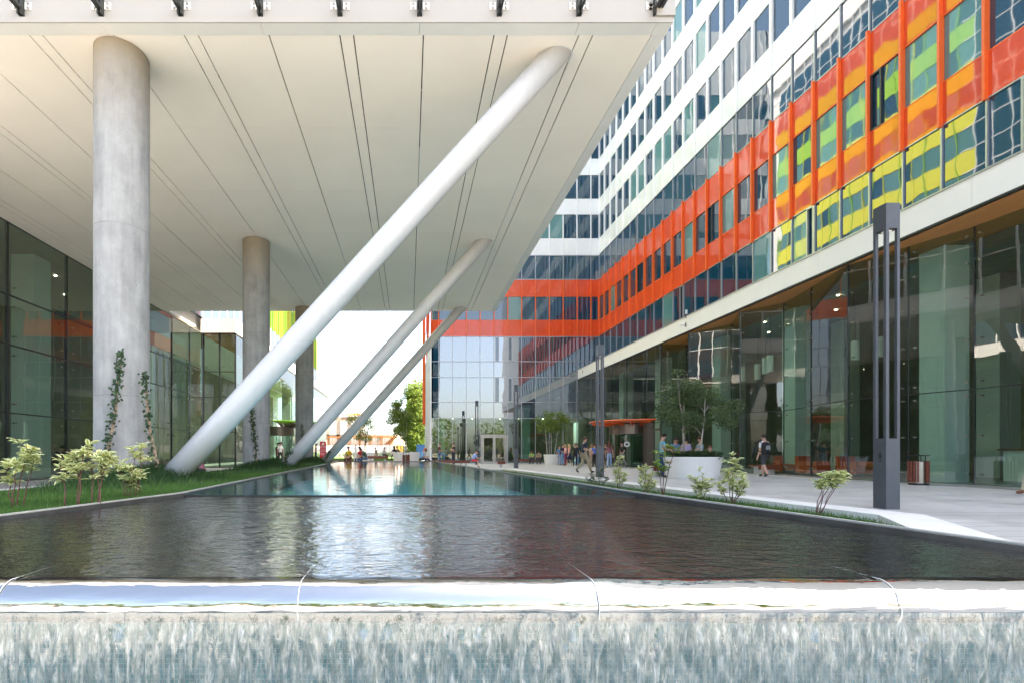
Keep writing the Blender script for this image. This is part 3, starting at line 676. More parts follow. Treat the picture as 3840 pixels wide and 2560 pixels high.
# steel double door
x0, x1 = Xk[4] + .08, Xk[6] - .05
mb = MB(); mb.box(x0, x0 + .14, YB - .06, YB + .04, 0, 2.8); mb.box(x1 - .14, x1, YB - .06, YB + .04, 0, 2.8); mb.box(x0 + .14, x1 - .14, YB - .06, YB + .04, 2.62, 2.8)
dr = mb.build('entrance_door', 'steel', bw)
xm = (x0 + x1) / 2
for a, b in ((x0 + .16, xm - .01), (xm + .01, x1 - .16)):
    mb = MB(); mb.box(a, a + .12, YB - .05, YB + .02, 0.02, 2.6); mb.box(b - .12, b, YB - .05, YB + .02, .02, 2.6); mb.box(a + .12, b - .12, YB - .05, YB + .02, .02, .16); mb.box(a + .12, b - .12, YB - .05, YB + .02, 2.48, 2.6)
    lf = sub(mb, 'door_leaf', 'steel', dr)
    mb = MB(); mb.quad((b - .12, YB - .02, .16), (a + .12, YB - .02, .16), (a + .12, YB - .02, 2.48), (b - .12, YB - .02, 2.48)); 
    mb.f[-1] = mb.f[-1][::-1]; sub(mb, 'door_pane', 'clear_glass_front', dr)

# ================================================================ left wing (lime fins) and its lower glass front
lw = empty('office_building', (-18, 45, 0), 'office building with lime and yellow fins and a white box canopy behind the concrete columns', 'building', 'office buildings round the court')
XL = -12.5; XLF = -10.48; Y0L = 29.7
mb = MB(); mb.box(-30, XL - .4, 10, 67.6, 8.6, 53.0); mb.box(-30, -18, 10, 67.6, 0, 8.6); mb.build('wall', 'white_render', lw)
L_ = Wing(lw, lambda s, z, d: (XL + d, s, z))
ly = [Y0L + 1.337 * k for k in range(-4, 28)]
for k in range(31):
    a, b = ly[k], ly[k + 1]; green = b > 44.0 and a < 67.0
    if not green:
        for z0, z1 in [(9.2, 12.2)] + [(12.3 + 1.95 * q, 12.3 + 1.95 * q + 1.9) for q in range(19)]:
            L_.add('window', [(a + .04, b - .04, z0, z1, -.2, -.02)], 'facade_glass' if z0 > 13 else 'pale_blue_glass')
    else:
        L_.add('window', [(a + .03, b - .03, 9.2, 12.2, -.2, -.02)], 'pale_blue_glass')
        z = 12.25; q = 0
        while z < 40:
            L_.add('window', [(a + .05, b - .05, z, z + (1.95 if q else 3.88), -.2, -.05)], 'facade_glass_blind' if q and rnd.random() < .6 else 'facade_glass')
            if q: L_.add('lime_panel' if q in (1, 6, 7) else 'yellow_panel', [(a + .02, b - .02, z + 1.97, z + 3.88, -.2, 0)], 'lime_fin' if q in (1, 6, 7) else 'yellow_fin')
            z += 3.9; q += 1
        for q in range(3): L_.add('window', [(a + .04, b - .04, z + q * 1.8, z + q * 1.8 + 1.75, -.2, -.02)], 'facade_glass')
for k, y in enumerate(ly):
    if 44 < y < 67.9:
        L_.add('lime_fin' if k % 2 else 'yellow_fin', [(y - .035, y + .035, 12.15, 43.4, -.05, .075)], 'lime_fin' if k % 2 else 'yellow_fin')
        L_.add('lime_fin' if k % 3 == 0 else 'yellow_fin', [(y + .63, y + .69, 12.15, 16.1, -.05, .075)], 'lime_fin' if k % 3 == 0 else 'yellow_fin')
L_.add('white_panel', [(ly[0], 67.6, 50.0, 53.2, -.2, .05)], 'white_render')
L_.flush()
mb = MB()
for y in ly:
    L_.hexa(mb, (y - .04, y + .04, 9.2, 12.25, -.06, .05))
    if not 44 < y < 67.5: L_.hexa(mb, (y - .04, y + .04, 12.25, 50, -.06, .04))
    else: L_.hexa(mb, (y - .04, y + .04, 43.5, 50, -.06, .04))
for q in range(20):
    L_.hexa(mb, (ly[0], 44.0, 12.25 + 1.95 * q, 12.33 + 1.95 * q, -.06, .03))
for z in (45.3, 47.1, 48.9): L_.hexa(mb, (44, 67.6, z - .04, z + .04, -.06, .03))
mb.build('mullion_grid', 'white_fin', lw)
# white box fascia
mb = MB(); mb.box(XL - .1, XLF, Y0L, Y0L + .15, 8.27, 9.12); mb.box(XLF - .15, XLF, Y0L + .15, 64.5, 8.27, 9.12); mb.build('fascia_box', 'fascia_white', lw)
mb = MB(); mb.box(XL - .1, XLF - .15, Y0L + .15, 64.4, 8.2, 8.3); mb.build('soffit', 'timber', lw)
mb = MB(); mb.box(XL - .1, XLF - .05, Y0L + .05, 64.5, 9.09, 9.16); mb.build('parapet_cap', 'mullion_grey', lw)
# lower glazing: long front by the columns, return under the box, far front
XG = -12.48; fixl = []
gy = [9.97 + 2.65 * k for k in range(0, 7)] + [28.0, 29.68]
zr = [0.12, 2.265, 4.39, 5.93, 8.2]
jm = MB()
for k in range(len(gy) - 1):
    for q in range(4):
        mb = MB(); mb.quad((XG, gy[k] + .01, zr[q] + .02), (XG, gy[k + 1] - .01, zr[q] + .02), (XG, gy[k + 1] - .01, zr[q + 1] - .02), (XG, gy[k] + .01, zr[q + 1] - .02))
        mb.build('glass_pane', 'clear_glass', lw)
    for z in zr[1:4]:
        for dz in (-.3, .3):
            for yy_, dy in ((gy[k], .3), (gy[k + 1], -.3)): fixl.append((XG, yy_ + dy, z + dz, 1, 0))
for y in gy: jm.box(XG - .08, XG + .012, y - .025, y + .025, .12, 8.2)
for z in zr: jm.box(XG - .06, XG + .008, gy[0], gy[-1], z - .02, z + .02)
for x in (XG, -11.5, XLF - .06): jm.box(x - .04, x + .04, Y0L + .1, Y0L + .18, .12, 8.27)
for z in zr: jm.box(XG, XLF - .06, Y0L + .1, Y0L + .16, z - .02, z + .02)
jm.build('glazing_joint', 'mullion_dark', lw)
for a, b in ((XG + .03, -11.52), (-11.48, XLF - .1)):
    for q in range(4):
        mb = MB(); mb.quad((a, Y0L + .12, zr[q] + .02), (b, Y0L + .12, zr[q] + .02), (b, Y0L + .12, zr[q + 1] - .02), (a, Y0L + .12, zr[q + 1] - .02)); mb.build('glass_pane', 'clear_glass_front', lw)
        for dz in (.3, -.3):
            fixl.append((a + .18, Y0L + .12, (zr[q] if dz > 0 else zr[q + 1]) + dz, 0, -1))
far = [31.4 + 2.674 * k for k in range(13)]
for k in range(12):
    for z0, z1 in ((.1, 3.6), (3.65, 5.9), (5.95, 8.2)):
        if k in (3,) and z0 < 1: continue
        mb = MB(); mb.quad((XLF - .1, far[k] + .01, z0), (XLF - .1, far[k + 1] - .01, z0), (XLF - .1, far[k + 1] - .01, z1), (XLF - .1, far[k] + .01, z1)); mb.build('far_glass_pane', 'clear_glass', lw)
mb = MB(); mb.quad((XLF - .1, Y0L + .2, .1), (XLF - .1, 31.39, .1), (XLF - .1, 31.39, 8.2), (XLF - .1, Y0L + .2, 8.2)); mb.build('far_glass_pane', 'clear_glass', lw)
fixings(fixl, lw)
mb = MB(); mb.box(-18, XG, 9, Y0L, 0.1, .125); mb.box(-18, XLF - .1, Y0L, 64.4, .1, .12); mb.build('interior_floor', 'interior_floor', lw)
mb = MB(); mb.box(-18, XG - .1, 9, Y0L, 8.22, 8.3); mb.build('interior_ceiling', 'interior_ceiling', lw)
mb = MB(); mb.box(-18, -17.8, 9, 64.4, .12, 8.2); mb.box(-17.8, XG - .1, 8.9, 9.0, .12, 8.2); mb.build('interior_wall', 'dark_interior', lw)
for (x, y) in ((-14.0, 18.2), (-14.2, 26.2), (-12.4, 40), (-12.4, 50), (-14.0, 12.9)):
    mb = MB(); mb.box(x - .42, x + .42, y - .42, y + .42, .12, 8.2); mb.build('pillar', 'interior_pillar', lw)
for i in range(6):
    mb = MB(); mb.lathe([(0, -.02), (.045, -.02), (.045, 0)], 12, (-14.4 - (i % 2) * 1.3, 15.2 + i * 2.4, 8.215)); mb.build('ceiling_spot', 'spot_glow', lw)
revolving_door(lw, (-10.9, 40.9), 1, '', z0=.1)
disc_canopy(lw, (-10.4, 40.7), 3.2, 3.3, 'lime_canopy', 'steel_dark', -90, 90)

# ================================================================ raised block over the pool: soffit, columns, braces
bk = empty('raised_building', (-4, 17, 0), 'raised white building on concrete columns and slanted white braces over the pool', 'building', 'office buildings round the court')
ZS = 8.2; XE = 4.416; XI = 4.18; YF0 = 8.21; YF1 = 8.45; YE = 25.0
lines = [-11.87, -11.6, -10.4, -9.2, -8.97, -7.75, -6.54, -6.31, -5.085, -3.87, -3.63, -2.41, -1.19, -0.954, .252, 1.47, 1.70, 2.93, 3.17]
edges = [-12.5] + lines + [XI]
cy_ = [YF1, 10.87, 13.47, 16.05, 18.7, 21.4, YE - .02]
mb = MB()
for i in range(len(edges) - 1):
    g0 = .011 if i else 0; g1 = .011 if i < len(edges) - 2 else 0.004
    for j in range(len(cy_) - 1):
        mb.box(edges[i] + g0, edges[i + 1] - g1, cy_[j] + .003, cy_[j + 1] - .003, ZS, ZS + .04)
mb.build('soffit', 'soffit_panel', bk)
mb = MB(); mb.box(-12.5, XI, YF1, YE, ZS + .06, ZS + .3); mb.build('soffit_backing', 'black_metal', bk)
# short grey infill strips lying in some joints
mb = MB()
for x, a, b in ((-3.63, 12.0, 14.3), (-6.31, 9.6, 11.0), (.252, 11.6, 15.0), (2.93, 13.0, 16.2), (-1.19, 15.4, 17.6), (-9.2, 12, 14), (-2.41, 17, 20)): mb.box(x - .012, x + .012, a, b, ZS + .01, ZS + .03)
for i, x in enumerate(lines):
    for y in range(9, 25): 
        if (i + y) % 3: mb.box(x - .011, x + .011, y + .37 * (i % 3), y + .37 * (i % 3) + .03, ZS + .005, ZS + .03)
mb.build('joint_strip', 'mullion_grey', bk)
mb = MB()
bx = [.183 + 1.335 * k for k in range(-10, 4)]
for k in range(-5, 2):
    a = .183 + 1.335 * 2 * k + 0; b = a + 2.67
    mb.box(max(a, -12.5) + .003, min(b, XE - .26) - .003, YF0, YF1 - .005, ZS - .006, ZS + .04)
mb.box(XE - .255, XE, YF0, YF1 - .005, ZS - .006, ZS + .04)
for j in range(7):
    mb.box(XI + .005, XE, YF1 + .003 + j * 2.37, min(YF1 + (j + 1) * 2.37, YE) - .003, ZS - .006, ZS + .04)
mb.build('edge_trim', 'soffit_trim', bk)
mb = MB(); mb.box(-12.5, XE, YF0 - .02, YF0 - .001, ZS - .006, ZS + .085); mb.box(-12.5, XE - .30, YF0 + .03, YF0 + .05, ZS + .086, ZS + .115); mb.build('front_lip', 'front_white', bk)
xs = [-12.5] + [b for b in bx if b > -12] + [XE - .30]
for i in range(len(xs) - 1):
    if xs[i + 1] - xs[i] < .1: continue
    mb = MB(); mb.box(xs[i] + .008, xs[i + 1] - .008, YF0 + .03, YF0 + .1, ZS + .116, ZS + 1.6); mb.build('front_panel', 'front_white', bk)
mb = MB(); mb.box(XE - .29, XE + .02, YF0 - .05, YF0 + .1, ZS + .09, ZS + 24); mb.build('corner_panel', 'front_white', bk)
mb = MB(); mb.box(-12.5, XE - .1, YF0 + .12, YE, ZS + .3, ZS + 24.4); mb.build('wall', 'white_render', bk)
# side towards the right wing: white edge band, glass with white mullions (seen in the reflections)
SR = Wing(bk, lambda s, z, d: (XE + d, s, z))
SR.add('edge_band', [(YF0 + .05, YE, ZS + .05, ZS + 1.0, -.1, .02)], 'fascia_white')
sy = [YF0 + .1 + 1.4 * k for k in range(13)]
for k in range(12):
    for q in range(11):
        z = ZS + 1.05 + q * 1.95
        SR.add('side_window', [(sy[k] + .05, min(sy[k + 1], YE) - .05, z, z + 1.88, -.1, -.01)], 'facade_glass_blind' if (q % 2 == 0 and rnd.random() < .3) else 'facade_glass')
SR.add('edge_band', [(YF0 + .05, YE, ZS + 22.55, ZS + 24.4, -.1, .03)], 'white_render')
SR.flush()
mb = MB()
for y in sy: SR.hexa(mb, (y - .05, y + .05, ZS + 1, ZS + 22.5, -.05, .05))
for q in range(12): SR.hexa(mb, (YF0 + .1, YE, ZS + 1.0 + q * 1.95 - .035, ZS + 1.0 + q * 1.95 + .035, -.05, .045))
mb.build('side_mullion_grid', 'white_fin', bk)
# back face of the block
mb = MB()
for q in range(6): mb.box(-12.4, XE - .2, YE + .01, YE + .05, ZS + 1.6 + q * 3.9, ZS + 3.9 + q * 3.9)
mb.build('rear_window', 'facade_glass', bk)
# brackets along the front edge
for x in [b for b in bx if b > -12] + [4.14]:
    mb = MB()
    for sx in (-1, 1):
        mb.box(x + sx * .028 - .014, x + sx * .028 + .014, YF0 - .75, YF0 - .04, ZS + .20, ZS + .245)
        mb.box(x + sx * .028 - .014, x + sx * .028 + .014, YF0 - .045, YF0 + .03, ZS + .13, ZS + .40)
    br = mb.build('bracket', 'bracket_metal', bk)
    mb = MB(); mb.box(x - .005, x + .005, YF0 - .01, YF0 + .029, ZS + .09, ZS + 1.6); sub(mb, 'joint_rod', 'black_metal', br)
    for sx in (-1, 1):
        mb = MB(); mb.box(x + sx * .105 - .055, x + sx * .105 + .055, YF0 + .015, YF0 + .029, ZS + .24, ZS + .36); sub(mb, 'bolt_plate', 'soffit_trim', br)
    for sx in (-1, 1):
        for dz in (.265, .335):
            mb = MB(); mb.ball((x + sx * .11, YF0 + .012, ZS + dz), .021, 0, 8); sub(mb, 'bolt', 'steel', br)
for y in (8.9, 16.73, 24.45):
    mb = MB(); r_ = .445
    prof = [(r_, z) for z in (.2, 2, 4, 6, 8.19)]
    mb.lathe(prof, 64, (-5.2, y, 0)); 
    for zz_ in (2.02, 5.0): mb.lathe([(r_ + .0005, zz_ - .006), (r_ + .003, zz_), (r_ + .0005, zz_ + .006)], 64, (-5.2, y, 0), 1)
    mb.build('column', ['concrete', 'concrete_seam'], bk, True)
for (x0, z0, x1, y) in ((-4.26, .60, 2.64, 8.9), (-4.13, .64, 2.55, 16.73), (-4.08, .70, 2.59, 24.45)):
    d = Vector((x1 - x0, 0, ZS - z0)).normalized(); a = Vector((x0, y, z0)) - d * .5; b = Vector((x1, y, ZS)) + d * .25
    mb = MB(); mb.tube([a + (b - a) * t for t in (0, .2, .4, .6, .8, 1)], .222, 48); o = mb.build('brace', 'brace_paint', bk, True)
    mb = MB(); 
    n_ = 40
    for k in range(n_):
        def e(rr, q): return Vector((x1 + rr / d.z * math.cos(q) * 1.0, y + rr * math.sin(q), ZS - .004))
        q0, q1 = 2 * math.pi * k / n_, 2 * math.pi * (k + 1) / n_
        mb.quad(e(.222, q1), e(.222, q0), e(.245, q0), e(.245, q1))
    mb.build('brace_collar', 'soffit_trim', bk)
# ================================================================ pool, weir, falling water
DIR = -0.0587
def xl(y): return -2.36 + DIR * y
def xr(y): return 3.11 + DIR * y
YP0, YP1, RIM = 5.95, 27.9, 0.52
CR = 2.2                                         # where the weir starts to roll over
LW = [(xl(YP0), YP0, .52), (-3.29, 3.95, .495), (-3.8, CR, .475), (-3.83, 2.1, .47)]
RWf = [(xr(YP0), YP0, .52), (3.43, 2.74, .487), (3.47, CR, .475), (3.48, 2.1, .47)]
pool = empty('pool_basin', (0.5, 14, 0), 'long raised reflecting pool with dark rim spilling over a weir towards the viewer', 'pool')
mb = MB(); mb.prism([(xl(YP0), YP0), (xr(YP0), YP0), (xr(YP1), YP1), (xl(YP1), YP1)], 0.02, 0.14); mb.build('mosaic_floor', 'mosaic', pool)
def strip(mb, path, w, z0, dz, side, m=0):
    """vertical-sided bar along a path of (x, y, rim height), w wide to one side"""
    for (ax, ay, az), (bx_, by, bz) in zip(path[:-1], path[1:]):
        d = Vector((bx_ - ax, by - ay, 0)).normalized(); n = Vector((-d.y, d.x, 0)) * w * side
        mb.hexa([(ax, ay, z0), (bx_, by, z0), (bx_ + n.x, by + n.y, z0), (ax + n.x, ay + n.y, z0), (ax, ay, az + dz), (bx_, by, bz + dz), (bx_ + n.x, by + n.y, bz + dz), (ax + n.x, ay + n.y, az + dz)], m)
lp = [(xl(YP1), YP1, RIM)] + LW; rp = [(xr(YP1), YP1, RIM)] + RWf
mb = MB(); strip(mb, lp, .04, 0, .012, -1); strip(mb, rp, .04, 0, .012, 1)
mb.box(xl(YP1) - .04, xr(YP1) + .04, YP1, YP1 + .04, 0, RIM + .006); mb.build('rim', 'rim_dark', pool)
mb = MB(); 
def off(path, w, side):
    return [(p[0] + w * side, p[1], p[2]) for p in path]
strip(mb, off(lp, -.041, 1), .035, 0, .022, -1); strip(mb, off(rp, .041, 1), .035, 0, .022, 1)
mb.box(xl(YP1) - .08, xr(YP1) + .08, YP1 + .041, YP1 + .10, 0, RIM + .012); mb.build('rim_edge', 'rim_pale', pool)
# step where the upper pool spills on to the weir
mb = MB(); mb.box(xl(YP0) + .0, xr(YP0), YP0 - .03, YP0 + .03, .1, RIM - .012); mb.build('spill_edge', 'granite', pool)
# black granite weir slabs and bright lip, one per bay, open joints between
JX = [-3.85, -3.05, -1.765, -.474, .812, 2.1, 3.5]
def zw(y): return .452 + .028 * (y - CR) / (YP0 - CR)
def lxw(y):
    for (a, b, _), (c, d, _) in zip(LW[:-1], LW[1:]):
        if d <= y <= b: return a + (c - a) * (b - y) / (b - d)
    return LW[-1][0]
def rxw(y):
    for (a, b, _), (c, d, _) in zip(RWf[:-1], RWf[1:]):
        if d <= y <= b: return a + (c - a) * (b - y) / (b - d)
    return RWf[-1][0]
VPX = .35                                        # the joints fan out a little towards the lip
def jx(x, y): return x + (0.30 - x) * .0 * (y - CR)
ysl = np.linspace(YP0 - .03, CR, 12)
LR = .105; SW = R(132)
for i in range(6):
    a, b = JX[i] + .001, JX[i + 1] - .001
    mb = MB(); pts = []
    for y in ysl:
        x0, x1 = max(a, lxw(y)), min(b, rxw(y)); 
        if x0 > x1 - .004: continue
        pts.append((x0, x1, y))
    for p, q in zip(pts[:-1], pts[1:]):
        mb.hexa([(p[0], p[2], zw(p[2]) - .06), (q[0], q[2], zw(q[2]) - .06), (q[1], q[2], zw(q[2]) - .06), (p[1], p[2], zw(p[2]) - .06),
                 (p[0], p[2], zw(p[2])), (q[0], q[2], zw(q[2])), (q[1], q[2], zw(q[2])), (p[1], p[2], zw(p[2]))])
    mb.build('weir_slab', 'granite', pool)
    # lip: quarter round
    mb = MB(); nA, nX = 18, 24
    for k in range(nA + 1):
        t = SW * k / nA
        for j in range(nX + 1):
            x = a + (b - a) * j / nX
            wob = .0010 * math.sin(x * 9 + k * .4) + .0007 * math.sin(x * 23 + 1.3 * k)
            mb.v.append((x, CR - (LR + wob) * math.sin(t), zw(CR) - LR + (LR + wob) * math.cos(t) + .004))
    for k in range(nA):
        for j in range(nX):
            o = k * (nX + 1) + j; mb.f.append((o, o + 1, o + nX + 2, o + nX + 1)); mb.mi.append(0)
    mb.build('weir_lip', 'lip_steel', pool, True)
for x in JX[1:6]:
    mb = MB(); pts = [(x + (.0 if y < 3 else 0), y, zw(y) + .006) for y in np.linspace(2.5, CR, 4)]
    pts += [(x, CR - (LR + .006) * math.sin(t), zw(CR) - LR + (LR + .008) * math.cos(t)) for t in np.linspace(.1, SW, 16)]
    mb.tube(pts, [.0005, .001] + [.0017] * (len(pts) - 2), 6); mb.build('joint_bead', 'bead', pool, True)
mb = MB(); mb.box(-3.85, 3.5, CR - .082, CR - .02, -.1, zw(CR) - LR - .03); mb.build('weir_wall', 'mosaic_wall', pool)
mb = MB(); mb.box(-3.8, 3.45, CR - .01, CR + .3, -.1, zw(CR) - LR - .01); mb.box(-3.3, 3.1, CR + .3, YP0 - .05, -.1, .38); mb.build('weir_core', 'granite', pool)
# water bodies
mb = MB(); mb.quad((xl(YP0), YP0, RIM - .006), (xr(YP0), YP0, RIM - .006), (xr(YP1), YP1, RIM - .006), (xl(YP1), YP1, RIM - .006)); struct(mb.build('water', 'pool_water'))
mb = MB()
yy2 = np.linspace(YP0 - .035, CR, 12)
for p, q in zip(yy2[:-1], yy2[1:]):
    mb.quad((lxw(q), q, zw(q) + .012), (rxw(q), q, zw(q) + .012), (rxw(p), p, zw(p) + .012), (lxw(p), p, zw(p) + .012))
struct(mb.build('water', 'weir_film'))
# falling sheet: a real, finely rippled surface
nx_, nz_ = 620, 60
X, Zg = np.meshgrid(np.linspace(-3.82, 3.46, nx_), np.linspace(0, 1, nz_))
Z = .338 + (-.04 - .338) * Zg
amp = np.clip(Zg * 3.2, 0, 1) ** 1.3
D = .028 * (noise2(X * 20 + 3 + 1.5 * Zg, Zg * 1.3, 3) - .3) + .022 * (noise2(X * 52 + 1.2 * Zg, Zg * 3.2 + 7, 4) - .3) + .010 * (noise2(X * 110, Zg * 7 + 2, 6) - .3)
Y = CR - .1085 - D * amp
V = np.stack([X.ravel(), Y.ravel(), Z.ravel()], 1)
idx = np.arange(nx_ * nz_).reshape(nz_, nx_)
Fq = np.stack([idx[:-1, :-1].ravel(), idx[1:, :-1].ravel(), idx[1:, 1:].ravel(), idx[:-1, 1:].ravel()], 1)
wf = raw_mesh('water', V, Fq, 'falling_water', smooth=True); struct(wf)
mb = MB(); mb.box(-6, 6, 1.55, CR - .09, .004, .012); struct(mb.build('water', 'lower_pool'))

# ================================================================ kerbs, lawns, paths
def kx(y): return 5.4 + (27.8 - y) * (6.85 - 5.4) / 20.8          # inner face of the right kerb
kb = empty('kerb_wall', (6.4, 16, 0), 'low white stone kerb wall along the planting strip right of the pool', 'kerb wall')
ks = [27.8, 24.8, 21.8, 18.8, 15.8, 12.8, 10.6, 8.7, 7.15]
for a, b in zip(ks[:-1], ks[1:]):
    mb = MB(); mb.prism([(kx(a), a - .004), (kx(a) + .55, a - .004), (kx(b) + .55 + (.12 if b < 8 else 0), b + .004), (kx(b), b + .004)], -.05, .12); mb.build('kerb_stone', 'kerb_stone', kb)
mb = MB(); y0 = 7.146; x0 = kx(y0)
mb.hexa([(x0, y0, -.05), (5.45, 4.7, -.05), (6.15, 4.5, -.05), (x0 + .68, y0, -.05), (x0, y0, .12), (5.45, 4.7, .02), (6.15, 4.5, .02), (x0 + .68, y0, .12)]); mb.build('kerb_end', 'kerb_stone', kb)
mb = MB(); mb.box(xr(YP1) + .15, kx(27.8), 27.85, 28.3, 0, .10); mb.build('kerb_stone', 'kerb_stone', kb)
# planting strip right
def zr_(x, y):
    t = np.clip((x - xr(y) - .1) / (kx(y) - xr(y) - .1), 0, 1); return .40 * (1 - t) ** 4 + .014
mb = MB()
ysr = np.linspace(4.6, 27.8, 30)
for a, b in zip(ysr[:-1], ysr[1:]):
    for i in range(5):
        t0, t1 = i / 5, (i + 1) / 5
        def P(t, y):
            xa, xb = xr(y) + .085, (kx(y) if y > 7.1 else kx(7.1) - (7.1 - y) * .55); x = xa + (xb - xa) * t
            return (x, y, .40 * (1 - t) ** 4 + .014)
        mb.quad(P(t0, a), P(t1, a), P(t1, b), P(t0, b))
struct(mb.build('planting_strip', 'lawn_base', smooth=True))
# left lawn with low mounds round the columns
KL = -7.9
def zl_(x, y):
    xe = xl(y) - .085
    xe = np.where(y < YP0, -2.72 - .285 * (YP0 - y) - .085, xe)
    t = np.clip((xe - x) / (xe - (KL + .3)), 0, 1)
    base = .505 + (.30 - .505) * t - np.clip(YP0 - y, 0, 9) * .0125 * (1 - t)
    m_ = 0
    for cy0 in (8.9, 16.73, 24.45):
        m_ = m_ + .27 * np.exp(-(((x + 4.85) / .95) ** 2 + ((y - cy0) / 1.5) ** 2))
    return base + m_ * np.clip(t * 6, 0, 1)
nu, nv = 40, 90
U, Vv = np.meshgrid(np.linspace(0, 1, nu), np.linspace(2.4, 30.0, nv))
XE_ = np.where(Vv < YP0, -2.72 - .285 * (YP0 - Vv), -2.36 + DIR * Vv) - .078
XX = XE_ + (KL + .3 - XE_) * U
ZZ = zl_(XX, Vv)
idx = np.arange(nu * nv).reshape(nv, nu)
Fq = np.stack([idx[:-1, :-1].ravel(), idx[1:, :-1].ravel(), idx[1:, 1:].ravel(), idx[:-1, 1:].ravel()], 1)
struct(raw_mesh('lawn', np.stack([XX.ravel(), Vv.ravel(), ZZ.ravel()], 1), Fq, 'lawn_base', smooth=True))
kl = empty('kerb_wall', (KL, 16, 0), 'low white stone kerb between the lawn and the glass front on the left', 'kerb wall')
yk = list(np.linspace(2.4, 30.0, 12))
for a, b in zip(yk[:-1], yk[1:]):
    mb = MB(); mb.box(KL - .2, KL + .3, a + .004, b - .004, 0, .30); mb.build('kerb_stone', 'kerb_stone', kl)
mb = MB(); mb.box(-12.48, KL - .2, 2.4, 34, 0.004, .11); struct(mb.build('path', 'path_grey'))
# grass blades
def blades(name, pts, h, wdt, seed, mt, lean=.45):
    rng = np.random.RandomState(seed); n = len(pts); h = np.asarray(h) * rng.uniform(.6, 1.25, n)
    a = rng.uniform(0, 2 * np.pi, n); b = rng.uniform(0, 2 * np.pi, n); ln = rng.uniform(.05, lean, n) * h
    wv = np.stack([np.cos(a), np.sin(a), np.zeros(n)], 1) * (wdt * rng.uniform(.7, 1.3, n))[:, None]
    tip = pts + np.stack([np.cos(b) * ln, np.sin(b) * ln, h], 1)
    mid = pts + np.stack([np.cos(b) * ln * .35, np.sin(b) * ln * .35, h * .55], 1)
    V = np.concatenate([pts - wv, pts + wv, mid + wv * .7, mid - wv * .7, tip], 0)
    i = np.arange(n)
    T = np.concatenate([np.stack([i, i + n, i + 2 * n], 1), np.stack([i, i + 2 * n, i + 3 * n], 1), np.stack([i + 3 * n, i + 2 * n, i + 4 * n], 1)], 0)
    tone = np.clip(rng.rand(n) * .7 + .45 * noise2(pts[:, 0] * 1.3 + 40, pts[:, 1] * 1.3, seed + 1) - .1, 0, 1)
    return tag(raw_mesh(name, V, T, mt, tone=np.tile(tone, 3)), kind='stuff')
rng = np.random.RandomState(2)
def lawn_pts(n, y0, y1, tmin=0.0):
    y = rng.uniform(y0, y1, n); xe = np.where(y < YP0, -2.72 - .285 * (YP0 - y), -2.36 + DIR * y) - .09
    x = xe + (KL + .32 - xe) * rng.uniform(tmin, 1, n)
    return np.stack([x, y, zl_(x, y) - .004], 1)
p = np.concatenate([lawn_pts(52000, 3.0, 8), lawn_pts(30000, 8, 14), lawn_pts(26000, 14, 29)])
blades('grass', p, .048, .0035, 7, 'grass_blade')
q = []
for cy0, n in ((8.9, 7000), (16.73, 4200), (24.45, 3500)):
    a = rng.normal(0, 1, (n, 2)); x = -4.75 + a[:, 0] * .50; y = cy0 - .35 + a[:, 1] * .70
    k = (np.hypot(x + 5.2, y - cy0) > .46) & (x < xl(y) - .35); x, y = x[k], y[k]
    q.append(np.stack([x, y, zl_(x, y) - .01], 1))
q = np.concatenate(q); blades('grass', q, .17, .004, 9, 'grass_dark', 1.1)
def strip_pts(n, y0, y1):
    y = rng.uniform(y0, y1, n); t = rng.uniform(0.03, .97, n); xa = xr(y) + .09; xb = np.where(y > 7.1, kx(y), kx(7.1) - (7.1 - y) * .55)
    x = xa + (xb - xa) * t; return np.stack([x, y, .40 * (1 - t) ** 4 + .014 - .005], 1)
p = np.concatenate([strip_pts(26000, 4.8, 11), strip_pts(12000, 11, 27.5)])
blades('grass', p, .10, .0035, 11, 'grass_blade', .9)

# ================================================================ plants
def leaf_mesh(name, items, mt, parent, edge=False):
    """items: (base, direction, up, length, width, tone); every leaf a folded pointed blade of 6 faces"""
    V = []; T = []; tone = []; ed = []
    prof = ((0, 0), (.28, .85), (.55, 1.0), (.8, .55), (1, 0))
    for base, d, up, L, wd, tn in items:
        d = d.normalized(); s = d.cross(up); s = s.normalized() if s.length > 1e-4 else Vector((1, 0, 0)); u = s.cross(d).normalized()
        i = len(V); droop = .22
        for k, (t, w_) in enumerate(prof):
            c = base + d * (L * t) - u * (droop * L * t * t)
            if k in (0, 4): V.append(tuple(c)); ed.append(.35 if k == 0 else 1.0)
            else:
                V.append(tuple(c)); V.append(tuple(c + s * (wd * .5 * w_) + u * (wd * .16))); V.append(tuple(c - s * (wd * .5 * w_) + u * (wd * .16)))
                ed += [0.05, 1.0, 1.0]
        # 0 base, 1-3, 4-6, 7-9, 10 tip
        for a in ((0, 1, 2), (0, 3, 1), (10, 8, 7), (10, 7, 9)): T.append([i + a[0], i + a[1], i + a[2], i + a[2]])
        for o in (1, 4):
            T.append([i + o, i + o + 3, i + o + 4, i + o + 1]); T.append([i + o, i + o + 2, i + o + 5, i + o + 3])
        tone += [tn] * 8
    me = bpy.data.meshes.new(name)
    me.from_pydata(V, [], [tuple(dict.fromkeys(t)) for t in T])
    me.materials.append(M[mt])
    a = me.attributes.new('tone', 'FLOAT', 'FACE'); a.data.foreach_set('value', np.array(tone, dtype=np.float32))
    a = me.attributes.new('edge', 'FLOAT', 'POINT'); a.data.foreach_set('value', np.array(ed, dtype=np.float32))
    me.polygons.foreach_set('use_smooth', np.ones(len(me.polygons), dtype=bool))
    o = bpy.data.objects.new(name, me); C.objects.link(o); o.parent = parent
    return o
